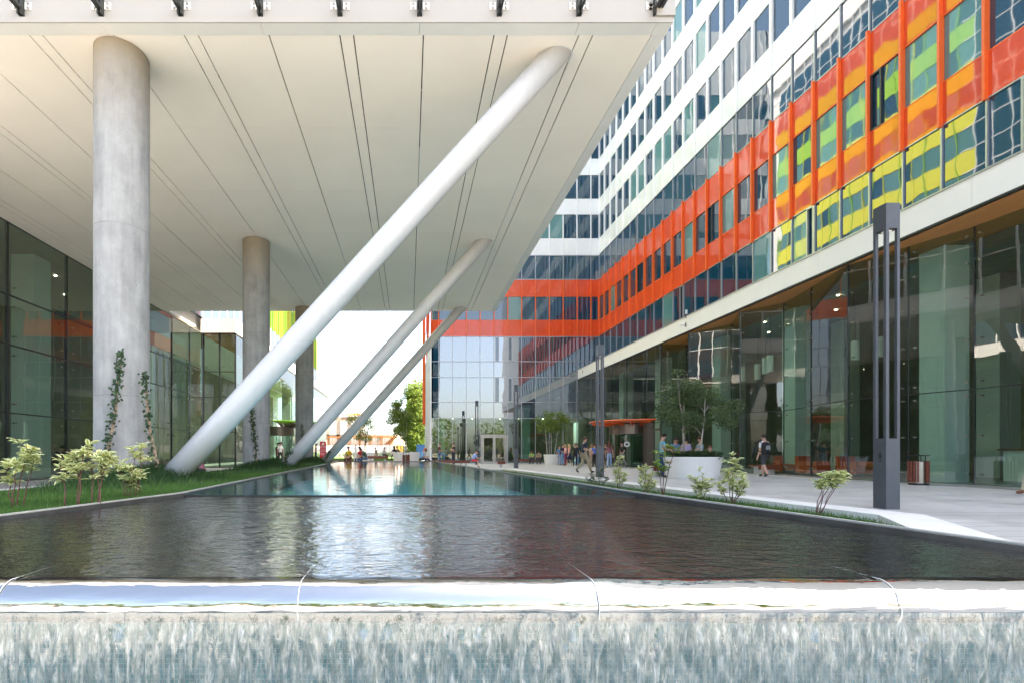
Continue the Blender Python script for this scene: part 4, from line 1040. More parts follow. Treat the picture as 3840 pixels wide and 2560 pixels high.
def shrub(name, loc, label, stems, seed, mt='leaf_variegated', leaf=.105, per=16, group='variegated shrubs by the pool', cat='shrub', stem_mt='stem_red', r0=.007, spread=.6, start=.5, twig=.16):
    """stems: list of (foot x, foot y, top x, top y, top z) in the shrub's own space"""
    rg = random.Random(seed); e = empty(name, loc, label, cat, group)
    leaves = []
    for si, (fx, fy, tx_, ty_, tz) in enumerate(stems):
        pts = []
        for k in range(7):
            t = k / 6; pts.append(Vector((fx + (tx_ - fx) * t ** 1.3 + rg.gauss(0, .008), fy + (ty_ - fy) * t ** 1.3 + rg.gauss(0, .008), tz * t - .02)))
        mb = MB(); mb.tube(pts, [r0 * (1.15 - .7 * k / 6) for k in range(7)], 6)
        nt_ = max(3, per // 4)
        tips = [(pts[6], (pts[6] - pts[5]).normalized())]
        for k in range(nt_):
            t = start + (1 - start) * rg.random(); i = min(5, int(t * 6)); b = pts[i].lerp(pts[i + 1], t * 6 - i)
            a = rg.uniform(0, 6.28); d = Vector((math.cos(a) * spread, math.sin(a) * spread, rg.uniform(.25, .9))).normalized()
            ln = twig * rg.uniform(.5, 1.2); mb.tube([b, b + d * ln * .6, b + d * ln + Vector((0, 0, .01))], [r0 * .5, r0 * .4, r0 * .3], 5); tips.append((b + d * ln, d))
        build_local(mb, 'stem', stem_mt, e, True)
        for b, d in tips:
            m_ = max(3, int(per / len(tips) * 2.4)); a0 = rg.uniform(0, 6.28)
            for q in range(m_):
                a = a0 + q * 2.4 + rg.gauss(0, .3); el = rg.uniform(-.35, .75)
                dd = (Vector((math.cos(a), math.sin(a), el)) + d * .35).normalized()
                leaves.append((b - d * rg.uniform(0, twig * .6), dd, Vector((rg.gauss(0, .2), rg.gauss(0, .2), 1)), leaf * rg.uniform(.65, 1.2), leaf * .46 * rg.uniform(.8, 1.15), rg.random()))
    leaf_mesh('foliage', leaves, mt, e)
    return e
def at(px, py_foot, D):
    """world x, y of a point seen at photo pixel (px, py) whose height is CZ - D"""
    y = D * F / (py_foot - VY); return (px - VX) * y / F, y
# left group (three clumps on the lawn)
def lawn_at(px, py):
    for _ in range(1):
        D = .55
    for it in range(8):
        x, y = at(px, py, D); D = CZ - float(zl_(np.array(x), np.array(y)))
    return x, y, CZ - D
x, y, z = lawn_at(45, 1905)
shrub('dogwood_shrub', (x, y, z), 'yellowing variegated shrub on thin red stems at the left end of the lawn', [(0, 0, .07, 0, .52), (.02, .03, .12, .05, .66), (.08, .05, .18, .06, .54), (-.03, .04, -.10, .05, .47)], 11, per=25, leaf=.10, twig=.12)
x, y, z = lawn_at(285, 1900)
shrub('dogwood_shrub', (x, y, z), 'widest variegated shrub on six red stems in front of the nearest concrete column', [(-.10, 0, -.17, .02, .50), (-.02, .05, -.04, .06, .54), (.03, .0, .07, .02, .60), (.10, .06, .14, .08, .55), (.16, .06, .28, .05, .53), (.2, .04, .20, .08, .47)], 12, per=25, leaf=.095, twig=.11)
x, y, z = lawn_at(475, 1865)
shrub('dogwood_shrub', (x, y, z), 'leaning variegated shrub with low pale leaves between the nearest column and its brace', [(0, 0, -.18, .02, .50), (.03, .03, -.12, .03, .40), (.12, .06, .16, .04, .66), (.1, .0, .08, .0, .56), (.05, .0, .02, .0, .26), (.12, .0, .14, .0, .3)], 13, per=22, leaf=.095, twig=.12)
# right strip
def strip_at(px, Y): return (px - VX) * Y / F, Y
def zs_at(x, y):
    t = min(max((x - xr(y) - .085) / (kx(y) - xr(y) - .085), 0), 1); return .40 * (1 - t) ** 4 + .014
def rshrub(px, Y, label, stems, seed, **k):
    x, y = strip_at(px, Y); return shrub(k.pop('name', 'dogwood_shrub'), (x, y, zs_at(x, y)), label, stems, seed, **k)
rshrub(3060, 7.7, 'leaning variegated shrub with a single windswept head beside the nearest lamp post', [(0, 0, .20, 0, .62), (.03, .02, .30, .02, .66), (.05, 0, .36, 0, .58), (.06, 0, .40, 0, .63), (0, .02, .12, 0, .56)], 21, per=34, start=.78, twig=.13)
rshrub(2740, 9.2, 'tall open variegated shrub in front of the big white planter, right side', [(0, 0, -.05, 0, .62), (.03, .02, .10, .02, .86), (.05, 0, .25, 0, .55), (-.02, 0, -.22, 0, .45), (.03, 0, .02, 0, 1.02), (.04, 0, .3, 0, .42)], 22, per=30, start=.35)
rshrub(2625, 9.9, 'short variegated shrub in front of the big white planter, left side', [(0, 0, -.10, 0, .55), (.03, .02, .07, .02, .6), (.05, 0, .15, 0, .42), (-.02, 0, .02, 0, .34)], 23, per=28, start=.3)
rshrub(2485, 11.2, 'plain green red-stemmed sapling with a few large leaves left of the big planter', [(0, 0, .06, 0, 1.02), (.02, .01, .28, 0, 1.14), (.0, .0, -.12, 0, .75)], 24, mt='leaf_plain', leaf=.16, per=11, start=.6, name='sapling', cat='sapling', group=None, twig=.2, r0=.011)
rshrub(2420, 12.2, 'dense cream edged shrub left of the red-stemmed sapling', [(0, 0, -.10, 0, .62), (.03, .02, .17, .02, .5), (.05, 0, .25, 0, .3), (-.02, 0, .02, 0, .72), (0, 0, -.16, 0, .3)], 25, per=34, start=.2)
rshrub(2318, 13.6, 'cream edged shrub nearest to the second lamp post', [(0, 0, -.10, 0, .5), (.03, .02, .07, .02, .85), (.05, 0, .2, 0, .4), (-.02, 0, .02, 0, .62)], 26, per=30, start=.25)
rshrub(2240, 14.6, 'low dark leafed shrub in the strip below the walking man', [(0, 0, -.3, 0, .22), (.03, .02, .17, .02, .5), (.05, 0, .12, 0, .4), (-.02, 0, -.12, 0, .3), (.1, 0, .34, 0, .25)], 27, mt='leaf_birch_shade', per=16, leaf=.10, start=.2, name='low_shrub', group=None)
rshrub(1712, 26.4, 'thin twiggy sapling at the far right corner of the pool beside the standing men', [(0, 0, -.35, 0, .9), (.03, .02, .17, .02, 1.0), (.2, 0, .3, 0, .8)], 28, mt='leaf_dark', per=14, leaf=.10, start=.3, name='sapling', cat='sapling', group=None)
rshrub(1640, 27.2, 'thin bare sapling at the far end of the pool by the glass corner', [(0, 0, -.35, 0, .9), (.03, .02, .2, .02, .7)], 29, mt='leaf_dark', per=8, leaf=.09, start=.5, name='sapling', cat='sapling', group=None)
# climbing ivy
def ivy(label, path, seed, n, twist=.02, r0=.016):
    rg = random.Random(seed); b0 = Vector(path[0]); e = empty('ivy_vine', b0, label, 'ivy', 'ivy vines climbing the columns')
    P = [Vector(p) - b0 for p in path]
    def pt(t):
        t *= len(P) - 1; i = min(int(t), len(P) - 2); return P[i].lerp(P[i + 1], t - i)
    mb = MB()
    for s in range(4):
        pts = [pt(k / 24) + Vector((math.sin(k * .9 + s * 1.6) * twist * (1.3 - k / 24), -abs(math.cos(k * .7 + s)) * .01, 0)) for k in range(25 - 2 * s)]
        mb.tube(pts, [r0 * (1.1 - .6 * k / 24) for k in range(len(pts))], 6)
    build_local(mb, 'vine_stem', 'vine_wood', e, True)
    it = []
    for k in range(n):
        t = rg.random() ** .8; c = pt(t) + Vector((rg.gauss(0, .038), -abs(rg.gauss(0, .025)) - .01, rg.gauss(0, .03))); a = rg.uniform(0, 6.28)
        it.append((c, Vector((math.cos(a), -.5, math.sin(a))), Vector((rg.gauss(0, .4), -1, .4)), .06 * rg.uniform(.6, 1.15), .055 * rg.uniform(.7, 1.1), rg.random()))
    leaf_mesh('foliage', it, 'leaf_ivy', e)
def onz(px, py, Y): return ((px - VX) * Y / F, Y, CZ + (VY - py) * Y / F)
ivy('ivy vine on the front of the nearest concrete column', [onz(404, 1745, 8.35), onz(412, 1650, 8.36), onz(432, 1560, 8.38), onz(440, 1450, 8.4), onz(452, 1390, 8.41), onz(460, 1325, 8.42)], 31, 210)
ivy('ivy vine curling up beside the nearest column towards the brace', [onz(592, 1750, 8.5), onz(578, 1690, 8.55), onz(560, 1600, 8.6), onz(552, 1500, 8.6), onz(546, 1440, 8.6), onz(548, 1400, 8.6)], 32, 120)
ivy('dark ivy vine hanging on the middle concrete column', [onz(962, 1742, 16.0), onz(958, 1660, 16.2), onz(950, 1590, 16.2), onz(942, 1515, 16.22)], 33, 240, r0=.012)
ivy('short ivy sprig on the farthest concrete column', [onz(1140, 1712, 23.9), onz(1138, 1650, 23.9), onz(1132, 1590, 23.9)], 34, 90, r0=.01)
ivy('small ivy sprig at the foot of the middle brace', [onz(1066, 1738, 16.2), onz(1078, 1706, 16.3), onz(1094, 1690, 16.35)], 35, 70, r0=.008)
ivy('small ivy sprig at the foot of the farthest brace', [onz(1222, 1724, 23.9), onz(1230, 1700, 24.0), onz(1238, 1690, 24.05)], 36, 60, r0=.01)

# ================================================================ trees
def foliage_cloud(blobs, n, size, rg, up_bias=.4):
    """leaf quads through a set of ellipsoid clumps; returns V, F, tone"""
    V = []; T = []; tone = []
    wts = [b[3] * b[4] * b[5] for b in blobs]; tot = sum(wts)
    for (cx, cyy, cz, rx, ry, rz), w_ in zip(blobs, wts):
        m_ = int(n * w_ / tot) + 4; bt = rg.uniform(-.18, .18)
        for _ in range(m_):
            while True:
                p = Vector((rg.uniform(-1, 1), rg.uniform(-1, 1), rg.uniform(-1, 1)))
                if p.length < 1 and (p.length > .45 or rg.random() < .35): break
            c = Vector((cx + p.x * rx, cyy + p.y * ry, cz + p.z * rz))
            a = Vector((rg.gauss(0, 1), rg.gauss(0, 1), rg.gauss(0, .7))).normalized(); b = a.cross(Vector((rg.gauss(0, 1), rg.gauss(0, 1), rg.gauss(0, 1)))).normalized()
            s = size * rg.uniform(.6, 1.3); i = len(V)
            V += [tuple(c - a * s), tuple(c + b * s * .55), tuple(c + a * s), tuple(c - b * s * .55)]; T.append((i, i + 1, i + 2, i + 3))
            tone.append(min(1, max(0, .5 + bt + .25 * p.z + rg.gauss(0, .2))))
    return V, T, tone
def tree(loc, label, trunks, blobs, n, leaf, seed, leafmat, bark, name='birch_tree', group=None, r0=.05, limbs=7):
    rg = random.Random(seed); e = empty(name, loc, label, 'tree', group)
    for (fx, fy, tx_, ty_, h) in trunks:
        mb = MB(); pts = [Vector((fx + (tx_ - fx) * (k / 6) ** 1.2 + rg.gauss(0, .02), fy + (ty_ - fy) * (k / 6) ** 1.2, h * k / 6 - .05)) for k in range(7)]
        mb.tube(pts, [r0 * (1.1 - .85 * k / 6) for k in range(7)], 8)
        for _ in range(limbs):
            k = rg.choice((2, 3, 3, 4, 4, 5)); a = rg.uniform(0, 6.28); b = rg.choice(blobs); L = h * rg.uniform(.12, .26)
            d = Vector((math.cos(a), math.sin(a), rg.uniform(.5, 1.2))).normalized()
            mb.tube([pts[k], pts[k] + d * L * .5 + Vector((0, 0, .03)), pts[k] + d * L], [r0 * .4, r0 * .25, r0 * .1], 5)
        build_local(mb, 'trunk', bark, e, True)
    V, T, tone = foliage_cloud(blobs, n, leaf, rg)
    o = raw_mesh('crown', V, T, leafmat, e, tone=tone)
    return e
def rblobs(c, ext, n, r_, seed):
    rg = random.Random(seed); out = []
    while len(out) < n:
        p = Vector((rg.uniform(-1, 1), rg.uniform(-1, 1), rg.uniform(-1, 1)))
        if p.length > 1: continue
        k = r_ * rg.uniform(.55, 1.2); out.append((c[0] + p.x * ext[0], c[1] + p.y * ext[1], c[2] + p.z * ext[2], k, k, k * .75))
    return out
def planter(loc, r_, h, label, cat='planter'):
    e = empty('planter', loc, label, cat, 'round white planters')
    mb = MB(); mb.lathe([(0, 0), (r_ * .84, 0), (r_ * .86, .03), (r_ - .02, h - .05), (r_, h - .03), (r_, h), (r_ - .06, h), (r_ - .07, h - .1), (0, h - .1)], 64); build_local(mb, 'bowl', 'white_render', e, False)
    for p_ in e.children[0].data.polygons: p_.use_smooth = abs(p_.normal.z) < .5
    mb = MB(); mb.lathe([(0, h - .06), (r_ - .075, h - .09)], 32); build_local(mb, 'soil', 'soil', e)
    return e
PB = (11.4, 19.75, 0)
planter(PB, 1.06, .86, 'large round white planter with two birches and dark groundcover, in front of the shopfront')
rg = random.Random(3)
V, T, tone = foliage_cloud([(math.cos(a) * rr, math.sin(a) * rr, .93, .28, .28, .16) for a, rr in [(rg.uniform(0, 6.28), rg.uniform(.1, .85)) for _ in range(34)]] + [(.6, -.95, .84, .3, .12, .12)], 5200, .032, rg)
e = empty('juniper', PB, 'dark spreading juniper filling the large white planter', 'shrub'); raw_mesh('foliage', V, T, 'leaf_dark', e, tone=tone)
e.location = (PB[0], PB[1], .02)
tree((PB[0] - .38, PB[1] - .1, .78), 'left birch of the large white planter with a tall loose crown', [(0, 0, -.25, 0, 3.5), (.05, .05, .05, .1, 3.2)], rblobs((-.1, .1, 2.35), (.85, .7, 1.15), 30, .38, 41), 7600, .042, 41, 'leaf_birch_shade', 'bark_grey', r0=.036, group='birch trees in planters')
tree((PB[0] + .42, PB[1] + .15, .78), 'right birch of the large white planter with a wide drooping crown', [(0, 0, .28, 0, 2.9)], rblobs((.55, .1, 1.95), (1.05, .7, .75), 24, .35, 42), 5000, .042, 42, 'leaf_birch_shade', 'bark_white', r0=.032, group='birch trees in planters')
PS = (12.55, 42.4, 0)
planter(PS, .9, .88, 'round white planter with three birch stems beside the two men on a bench')
tree((PS[0] - .25, PS[1], .8), 'sunlit three stemmed birch in the planter by the orange canopy', [(-.35, 0, -.55, 0, 3.1), (.05, .1, 0, .1, 3.2), (.3, 0, .75, 0, 3.5)], rblobs((.12, 0, 2.9), (1.25, .9, .95), 30, .42, 43), 4200, .055, 43, 'leaf_birch', 'bark_white', r0=.04, group='birch trees in planters')
PL = (-.05 + (1526 - VX) * 37.6 / F, 37.6, 0)
planter(PL, 1.05, 1.08, 'round white planter with a birch clump beyond the far end of the pool')
tree((PL[0] - .3, PL[1], .95), 'multi stemmed birch clump in the planter beyond the far end of the pool', [(-.35, 0, -.75, 0, 3.6), (-.1, .1, -.2, .1, 4.0), (.1, 0, .15, 0, 3.7), (.25, 0, .35, 0, 3.4)], rblobs((-.05, 0, 2.6), (.8, .7, 1.7), 40, .42, 44), 7500, .06, 44, 'leaf_birch', 'bark_white', r0=.035, group='birch trees in planters')
PK = ((1364 - VX) * 48.5 / F, 48.5, 0)
planter(PK, 1.1, 1.05, 'round white planter behind the two seated men in red and green shirts')
tree((PK[0], PK[1], .95), 'young round birch in the planter behind the seated men', [(.2, 0, .1, 0, 3.2), (-.4, 0, -.3, .1, 3.4), (.0, 0, .5, .1, 3.0)], rblobs((-.1, 0, 2.7), (1.35, 1.0, 1.35), 30, .5, 45), 3400, .065, 45, 'leaf_birch', 'bark_brown', r0=.04, group='birch trees in planters')
# bigger trees beyond the court
tree(((1555 - VX) * 77 / F, 77, 0), 'tall sunlit leafy tree behind the glass corner of the back building', [(0, 0, .1, 0, 9.5)], rblobs((.3, 0, 5.0), (2.0, 1.7, 4.4), 60, 1.15, 46) + rblobs((.4, 0, 10.0), (1.5, 1.3, 2.1), 34, .95, 47), 19000, .17, 46, 'leaf_tree', 'bark_brown', name='leafy_tree', r0=.16, group='trees beyond the court')
for i, (px, Y, h) in enumerate(((1572, 88, 15), (1600, 100, 15))):
    tree(((px - VX) * Y / F, Y, 0), ('dark leafy tree half hidden behind the glass corner', 'leafy tree peeping out behind the tall sunlit tree')[i], [(0, 0, .1, 0, h * .75)], rblobs((0, 0, h * .52), (2.8, 2.8, h * .42), 46, 1.5, 50 + i), 6500, .22, 50 + i, 'leaf_tree', 'bark_brown', name='leafy_tree', r0=.17, group='trees beyond the court')
tree(((1415 - VX) * 60 / F, 60, .4), 'spindly young tree with a thin bare crown in front of the dirt mound', [(0, 0, .05, 0, 2.9)], rblobs((0, 0, 2.6), (.6, .6, .9), 12, .3, 53), 160, .05, 53, 'leaf_birch', 'bark_brown', name='young_tree', r0=.03, limbs=16)
# wood behind the viewer that the glass mirrors
rg = random.Random(8); bl = []
for i in range(46):
    x = -50 + i * 2.4; h = rg.uniform(8, 15) * (1.0 if x < 14 else .8)
    if 12 < x < 26 and rg.random() < .6: continue
    for k in range(5): bl.append((x + rg.gauss(0, 1.4), -72 + rg.gauss(0, 3), h * (.25 + .17 * k), 2.6, 2.6, 2.0))
V, T, tone = foliage_cloud(bl, 15000, .42, rg); tag(raw_mesh('woods', V, T, 'leaf_tree', tone=tone), 'green wood far behind the viewer mirrored in the back glass', 'woods', kind='stuff')
# ================================================================ street furniture
def lamp(x, y, label):
    e = empty('street_lamp', (x, y, 0), label, 'street lamp', 'dark square lamp posts beside the pool')
    w = .125
    mb = MB(); mb.box(-w, w, -w, w, 0, 1.28); build_local(mb, 'base', 'lamp_metal', e)
    for sx in (-1, 1):
        for sy in (-1, 1):
            mb = MB(); mb.box(sx * w - (.05 if sx > 0 else 0), sx * w + (0 if sx > 0 else .05), sy * w - (.05 if sy > 0 else 0), sy * w + (0 if sy > 0 else .05), 1.283, 5.06); build_local(mb, 'post', 'lamp_metal', e)
    mb = MB(); mb.box(-w, w, -w, w, 5.063, 5.52); build_local(mb, 'head', 'lamp_metal', e)
    mb = MB(); mb.box(-.05, .05, -.05, .05, 5.03, 5.062); build_local(mb, 'lens', 'fascia_white', e)
    mb = MB(); mb.box(-w - .006, -w + .001, -.03, .01, .92, 1.02); mb.box(-w - .006, -w + .001, -.03, .01, .86, .88); build_local(mb, 'service_plate', 'black_metal', e)
lamp(8.74, 8.98, 'nearest dark square lamp post, standing by the kerb in front of the shopfront')
lamp(8.02, 20.6, 'dark lamp post in front of the orange canopy and revolving door')
lamp(7.12, 32.6, 'dark lamp post on pale paving before the round planter with three birch stems')
lamp(5.9, 42.6, 'farthest dark lamp post in front of the steel double door')
def bin_(x, y, z, label):
    e = empty('litter_bin', (x, y, z), label, 'litter bin', 'round slatted litter bins')
    mb = MB(); mb.lathe([(0, .06), (.20, .06), (.20, .74), (0, .74)], 24); build_local(mb, 'liner', 'steel', e)
    mb = MB()
    for k in range(20):
        a = 2 * math.pi * k / 20 + .1
        if k in (13, 14): continue
        c, s_ = math.cos(a), math.sin(a); t = .028
        mb.hexa([(.22 * c + t * s_, .22 * s_ - t * c, .09), (.255 * c + t * s_, .255 * s_ - t * c, .09), (.255 * c - t * s_, .255 * s_ + t * c, .09), (.22 * c - t * s_, .22 * s_ + t * c, .09),
                 (.22 * c + t * s_, .22 * s_ - t * c, .76), (.255 * c + t * s_, .255 * s_ - t * c, .76), (.255 * c - t * s_, .255 * s_ + t * c, .76), (.22 * c - t * s_, .22 * s_ + t * c, .76)])
    build_local(mb, 'slat_casing', 'wood_red', e)
    mb = MB(); mb.lathe([(.215, 0), (.235, 0), (.235, .06), (0, .06)], 24); build_local(mb, 'foot', 'black_metal', e)
    mb = MB(); mb.lathe([(0, .93), (.25, .92), (.26, .945), (0, .96)], 24)
    for k in range(3):
        a = 2 * math.pi * k / 3 + .5; mb.tube([(.22 * math.cos(a), .22 * math.sin(a), .74), (.22 * math.cos(a), .22 * math.sin(a), .93)], .012, 6)
    build_local(mb, 'lid', 'black_metal', e)
bin_(16.2, 15.6, 0, 'round red slatted litter bin against the shopfront glass at the right')
bin_((1305 - VX) * 34.5 / F, 34.5, .15, 'dark slatted litter bin beside the man in yellow beyond the pool')
bin_((1523 - VX) * 34.6 / F, 34.6, .12, 'dark slatted litter bin in front of the far round planter with birches')
def bench(x, y, L, rz, label, z=0, mt='wood_red', w_=.5, h=.45):
    e = empty('bench', (x, y, z), label, 'bench', 'red timber benches', rz)
    mb = MB()
    for k in range(5): mb.box(-L / 2, L / 2, -w_ / 2 + k * w_ / 5 + .006, -w_ / 2 + (k + 1) * w_ / 5 - .006, h - .06, h)
    build_local(mb, 'seat', mt, e)
    mb = MB(); mb.box(-L / 2, L / 2, -w_ / 2 - .03, -w_ / 2 - .002, h - .2, h + .002); build_local(mb, 'apron', mt, e)
    for sx in (-1, 1):
        mb = MB(); mb.box(sx * (L / 2 - .25) - .03, sx * (L / 2 - .25) + .03, -w_ / 2 + .05, w_ / 2 - .05, 0, h - .061); build_local(mb, 'leg', 'mullion_grey', e)
bench(10.8, 44.0, 2.0, 0, 'timber bench with two seated men against the back glass')
bench((2515 - VX) * 21.2 / F + .2, 21.3, 2.2, .1, 'timber bench tucked behind the large white planter')
bench(2.9, 37.2, 3.4, .05, 'long timber bench in front of the two standing men')
bench(6.6, 35.2, .55, 0, 'short timber block seat beside the man in red shorts', h=.42)
bench((1420 - VX) * 33.8 / F, 33.6, 4.6, 0, 'long timber bench across the far end of the pool')
bench((1265 - VX) * 36.0 / F, 36.4, 3.4, 0, 'timber bench right of the red shop sign')
bench((1582 - VX) * 33.5 / F, 33.7, 1.2, 0, 'timber bench under the red haired woman')
bench((1417 - VX) * 41 / F, 41.0, 1.7, .1, 'raised timber bench end behind the green shirted man', h=.75)
bench((2690 - VX) * 26.5 / F, 23.0, 1.2, .2, 'timber bench right of the large white planter')
# red shop sign
e = empty('shop_sign', (-8.75, 50.0, 0), 'tall red shop sign with white lettering behind the farthest brace', 'sign')
mb = MB(); mb.box(-.31, .31, -.06, .06, .2, 2.17); build_local(mb, 'panel', 'sign_red', e)
mb = MB()
def poly(pts, mb=mb):
    i = len(mb.v)
    for y in (-.075, -.061): mb.v.extend([(px, y, pz) for px, pz in pts])
    n = len(pts); mb.f.append(tuple(i + k for k in range(n))); mb.mi.append(0)
    for k in range(n): mb.f.append((i + k, i + n + k, i + n + (k + 1) % n, i + (k + 1) % n)); mb.mi.append(0)
zc = 1.93
poly([(-.16, zc), (-.09, zc + .09), (-.105, zc + .04), (-.105, zc - .04), (-.09, zc - .09)])
poly([(-.05, zc + .05), (-.04, zc + .1), (0, zc + .135), (.035, zc + .13), (.03, zc), (.035, zc - .13), (0, zc - .135), (-.04, zc - .1), (-.05, zc - .05)])
poly([(.03, zc + .03), (.07, zc + .04), (.08, zc + .11), (.17, zc), (.08, zc - .11), (.07, zc - .04), (.03, zc - .03)])
build_local(mb, 'emblem', 'sign_white', e)
def text(body, x, y, z, size, parent, mt='sign_white', rz=0, name='lettering'):
    cu = bpy.data.curves.new(name, 'FONT'); cu.body = body; cu.size = size; cu.align_x = 'CENTER'; cu.extrude = .004
    t = bpy.data.objects.new(name, cu); C.objects.link(t); TXT.append((t, parent, mt, (x, y, z), rz))
TXT = []
for s_, z, sz in (('market', 1.66, .17), ('Green Court', 1.52, .125), ('Politia', 1.29, .15), ('Industrial', 1.15, .14), ('Program', .93, .12), ('Luni-Dum', .80, .10)): text(s_, 0, -.066, z, sz, e)
# security cameras on the fascia
def cctv(x, y, z, label):
    e = empty('security_camera', (x, y, z), label, 'security camera', 'security cameras on the white fascia')
    mb = MB(); mb.tube([(-.36, -.16, -.10), (-.10, .02, .0)], .055, 12); build_local(mb, 'housing', 'camera_white', e)
    mb = MB(); mb.tube([(-.14, 0, .0), (-.03, .06, .05), (.0, .06, -.08)], .014, 8); mb.box(-.02, 0, .0, .12, -.14, .10); build_local(mb, 'mount', 'black_metal', e)
cctv(XFA, 29.1, 8.62, 'white security camera on the fascia pointing left above the folded glass')
mb = MB(); e = empty('security_camera', (XFA, 29.1, 9.16), 'white upright security camera standing on top of the fascia', 'security camera', 'security cameras on the white fascia')
mb.tube([(0, 0, .05), (0, 0, .3)], .06, 12); build_local(mb, 'housing', 'camera_white', e)
mb = MB(); mb.tube([(.0, 0, .05), (-.1, 0, -.05), (-.05, 0, -.15), (.0, 0, -.18)], .02, 8); build_local(mb, 'mount', 'black_metal', e)
cctv(XFA, 46.4, 8.70, 'security camera at the far end of the white fascia by the corner')

# ================================================================ far background: building site
e = empty('construction_site', (-13, 110, 0), 'unfinished concrete building with orange timber props beyond the white hoarding', 'construction')
mb = MB()
for i in range(6): mb.box(-18.6 + i * 2.4, -17.9 + i * 2.4, 110, 110.8, 0, 9.2 if i < 4 else 4.8)
mb.box(-18.6, -3.0, 110, 120, 4.7, 5.1); mb.box(-18.6, -10.2, 112, 120, 8.9, 9.2); build_local(mb, 'concrete_frame', 'raw_concrete', e)
e.location = (0, 0, 0)
mb = MB(); rg = random.Random(4)
for i in range(46): x = -18.4 + i * .33; mb.box(x, x + .1, 109.6, 109.7, 0, 4.7)
for i in range(26): x = -18.3 + i * .33; mb.box(x, x + .07, 110.5, 110.6, 5.1, 5.1 + rg.uniform(2, 5.2))
mb.box(-18.6, -3, 109.4, 109.8, 4.4, 4.7); build_local(mb, 'timber_props', 'wood_frame', e)
mb = MB()
for i in range(5): mb.hexa([(-14.5 + i * 1.1, 108.5, 9.3), (-13.6 + i * 1.1, 108.5, 9.1), (-13.6 + i * 1.1, 112, 9.9), (-14.5 + i * 1.1, 112, 10.1), (-14.5 + i * 1.1, 108.5, 9.36), (-13.6 + i * 1.1, 108.5, 9.16), (-13.6 + i * 1.1, 112, 9.96), (-14.5 + i * 1.1, 112, 10.16)])
build_local(mb, 'formwork', 'wood_frame', e)
mb = MB(); mb.box(-30, 6, 99.9, 100, .0, 2.5); tag(mb.build('hoarding', 'white_render'), 'white hoarding fence in front of the building site', 'fence')
mb = MB()
for i in range(12):
    x0 = -5.2 + i * .42; z0 = 2.3 - .12 * math.sin(i * .7); mb.hexa([(x0, 99.0 + .12 * (i % 2), .5), (x0 + .42, 99.12 - .12 * (i % 2), .5), (x0 + .42, 99.2, .5), (x0, 99.2, .5), (x0, 99.0 + .12 * (i % 2), 2.7 - .02 * i), (x0 + .42, 99.12 - .12 * (i % 2), 2.68 - .02 * i), (x0 + .42, 99.2, 2.68 - .02 * i), (x0, 99.2, 2.7 - .02 * i)], 1 if 6 <= i <= 9 else 0)
tag(mb.build('tarpaulin', ['tarp_grey', 'tarp_yellow']), 'grey and yellow tarpaulin hung over the hoarding beside the trees', 'tarpaulin')
n_ = 40; U, Vv = np.meshgrid(np.linspace(-11, 1, n_), np.linspace(112, 124, n_))
ZZ = 5.2 * np.exp(-((U + 3.0) / 3.0) ** 2 - ((Vv - 118) / 3.5) ** 2) + 1.4 * np.exp(-((U + 7.5) / 2) ** 2 - ((Vv - 117) / 3) ** 2) + .5 * noise2(U * 1.1 + 20, Vv * 1.1, 5) + .25 * noise2(U * 3 + 9, Vv * 3, 8)
idx = np.arange(n_ * n_).reshape(n_, n_); Fq = np.stack([idx[:-1, :-1].ravel(), idx[:-1, 1:].ravel(), idx[1:, 1:].ravel(), idx[1:, :-1].ravel()], 1)
struct(raw_mesh('hill', np.stack([U.ravel(), Vv.ravel(), ZZ.ravel() - .2], 1), Fq, 'rubble'))
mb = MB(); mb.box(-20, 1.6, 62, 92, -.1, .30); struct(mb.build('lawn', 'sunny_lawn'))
rg = random.Random(14)
V, T, tone = foliage_cloud([(-16 + i * .42, 76 + rg.gauss(0, .2), .75, .35, .4, .42) for i in range(40)], 3200, .09, rg)
hd = raw_mesh('hedge', V, T, 'leaf_birch', tone=tone); tag(hd, 'low clipped hedge along the lawn in front of the hoarding', 'hedge')
e = empty('portable_cabin', ((1577 - VX) * 72 / F, 72, .3), 'blue corrugated panel hut beside the tall tree', 'hut')
mb = MB()
for i in range(6): mb.box(-.55 + i * .2, -.55 + i * .2 + .1, -.04, 0, .0, 1.85)
mb.box(-.6, .6, 0, 1.0, 0, 1.9); build_local(mb, 'wall', 'blue_paint', e)
mb = MB(); mb.box(-.65, .65, -.05, 1.05, 1.91, 1.95); build_local(mb, 'roof', 'blue_paint', e)

# ================================================================ people
PEOPLE = []
def B_(**k): return k
def base_pose():
    J = {'pel': (0, 0, .94), 'sp': (0, .0, 1.10), 'ch': (0, .01, 1.30), 'nk': (0, -.005, 1.465), 'hd0': (0, .015, 1.555), 'hd': (0, .03, 1.635), 'ht': (0, .02, 1.70)}
    for s, q in (('R', 1), ('L', -1)):
        J['hip' + s] = (.09 * q, 0, .90); J['kn' + s] = (.10 * q, .015, .49); J['an' + s] = (.105 * q, -.02, .085); J['to' + s] = (.125 * q, .15, .035)
        J['sh' + s] = (.175 * q, 0, 1.405); J['el' + s] = (.235 * q, -.02, 1.12); J['wr' + s] = (.24 * q, .07, .87); J['ha' + s] = (.235 * q, .10, .79)
    return J
def lean(J, ang, names=('sp', 'ch', 'nk', 'hd0', 'hd', 'ht', 'shR', 'shL', 'elR', 'elL', 'wrR', 'wrL', 'haR', 'haL')):
    c, s = math.cos(ang), math.sin(ang); o = J['pel']
    for n in names:
        x, y, z = J[n]; y -= o[1]; z -= o[2]; J[n] = (x, o[1] + y * c + z * s, o[2] - y * s + z * c)
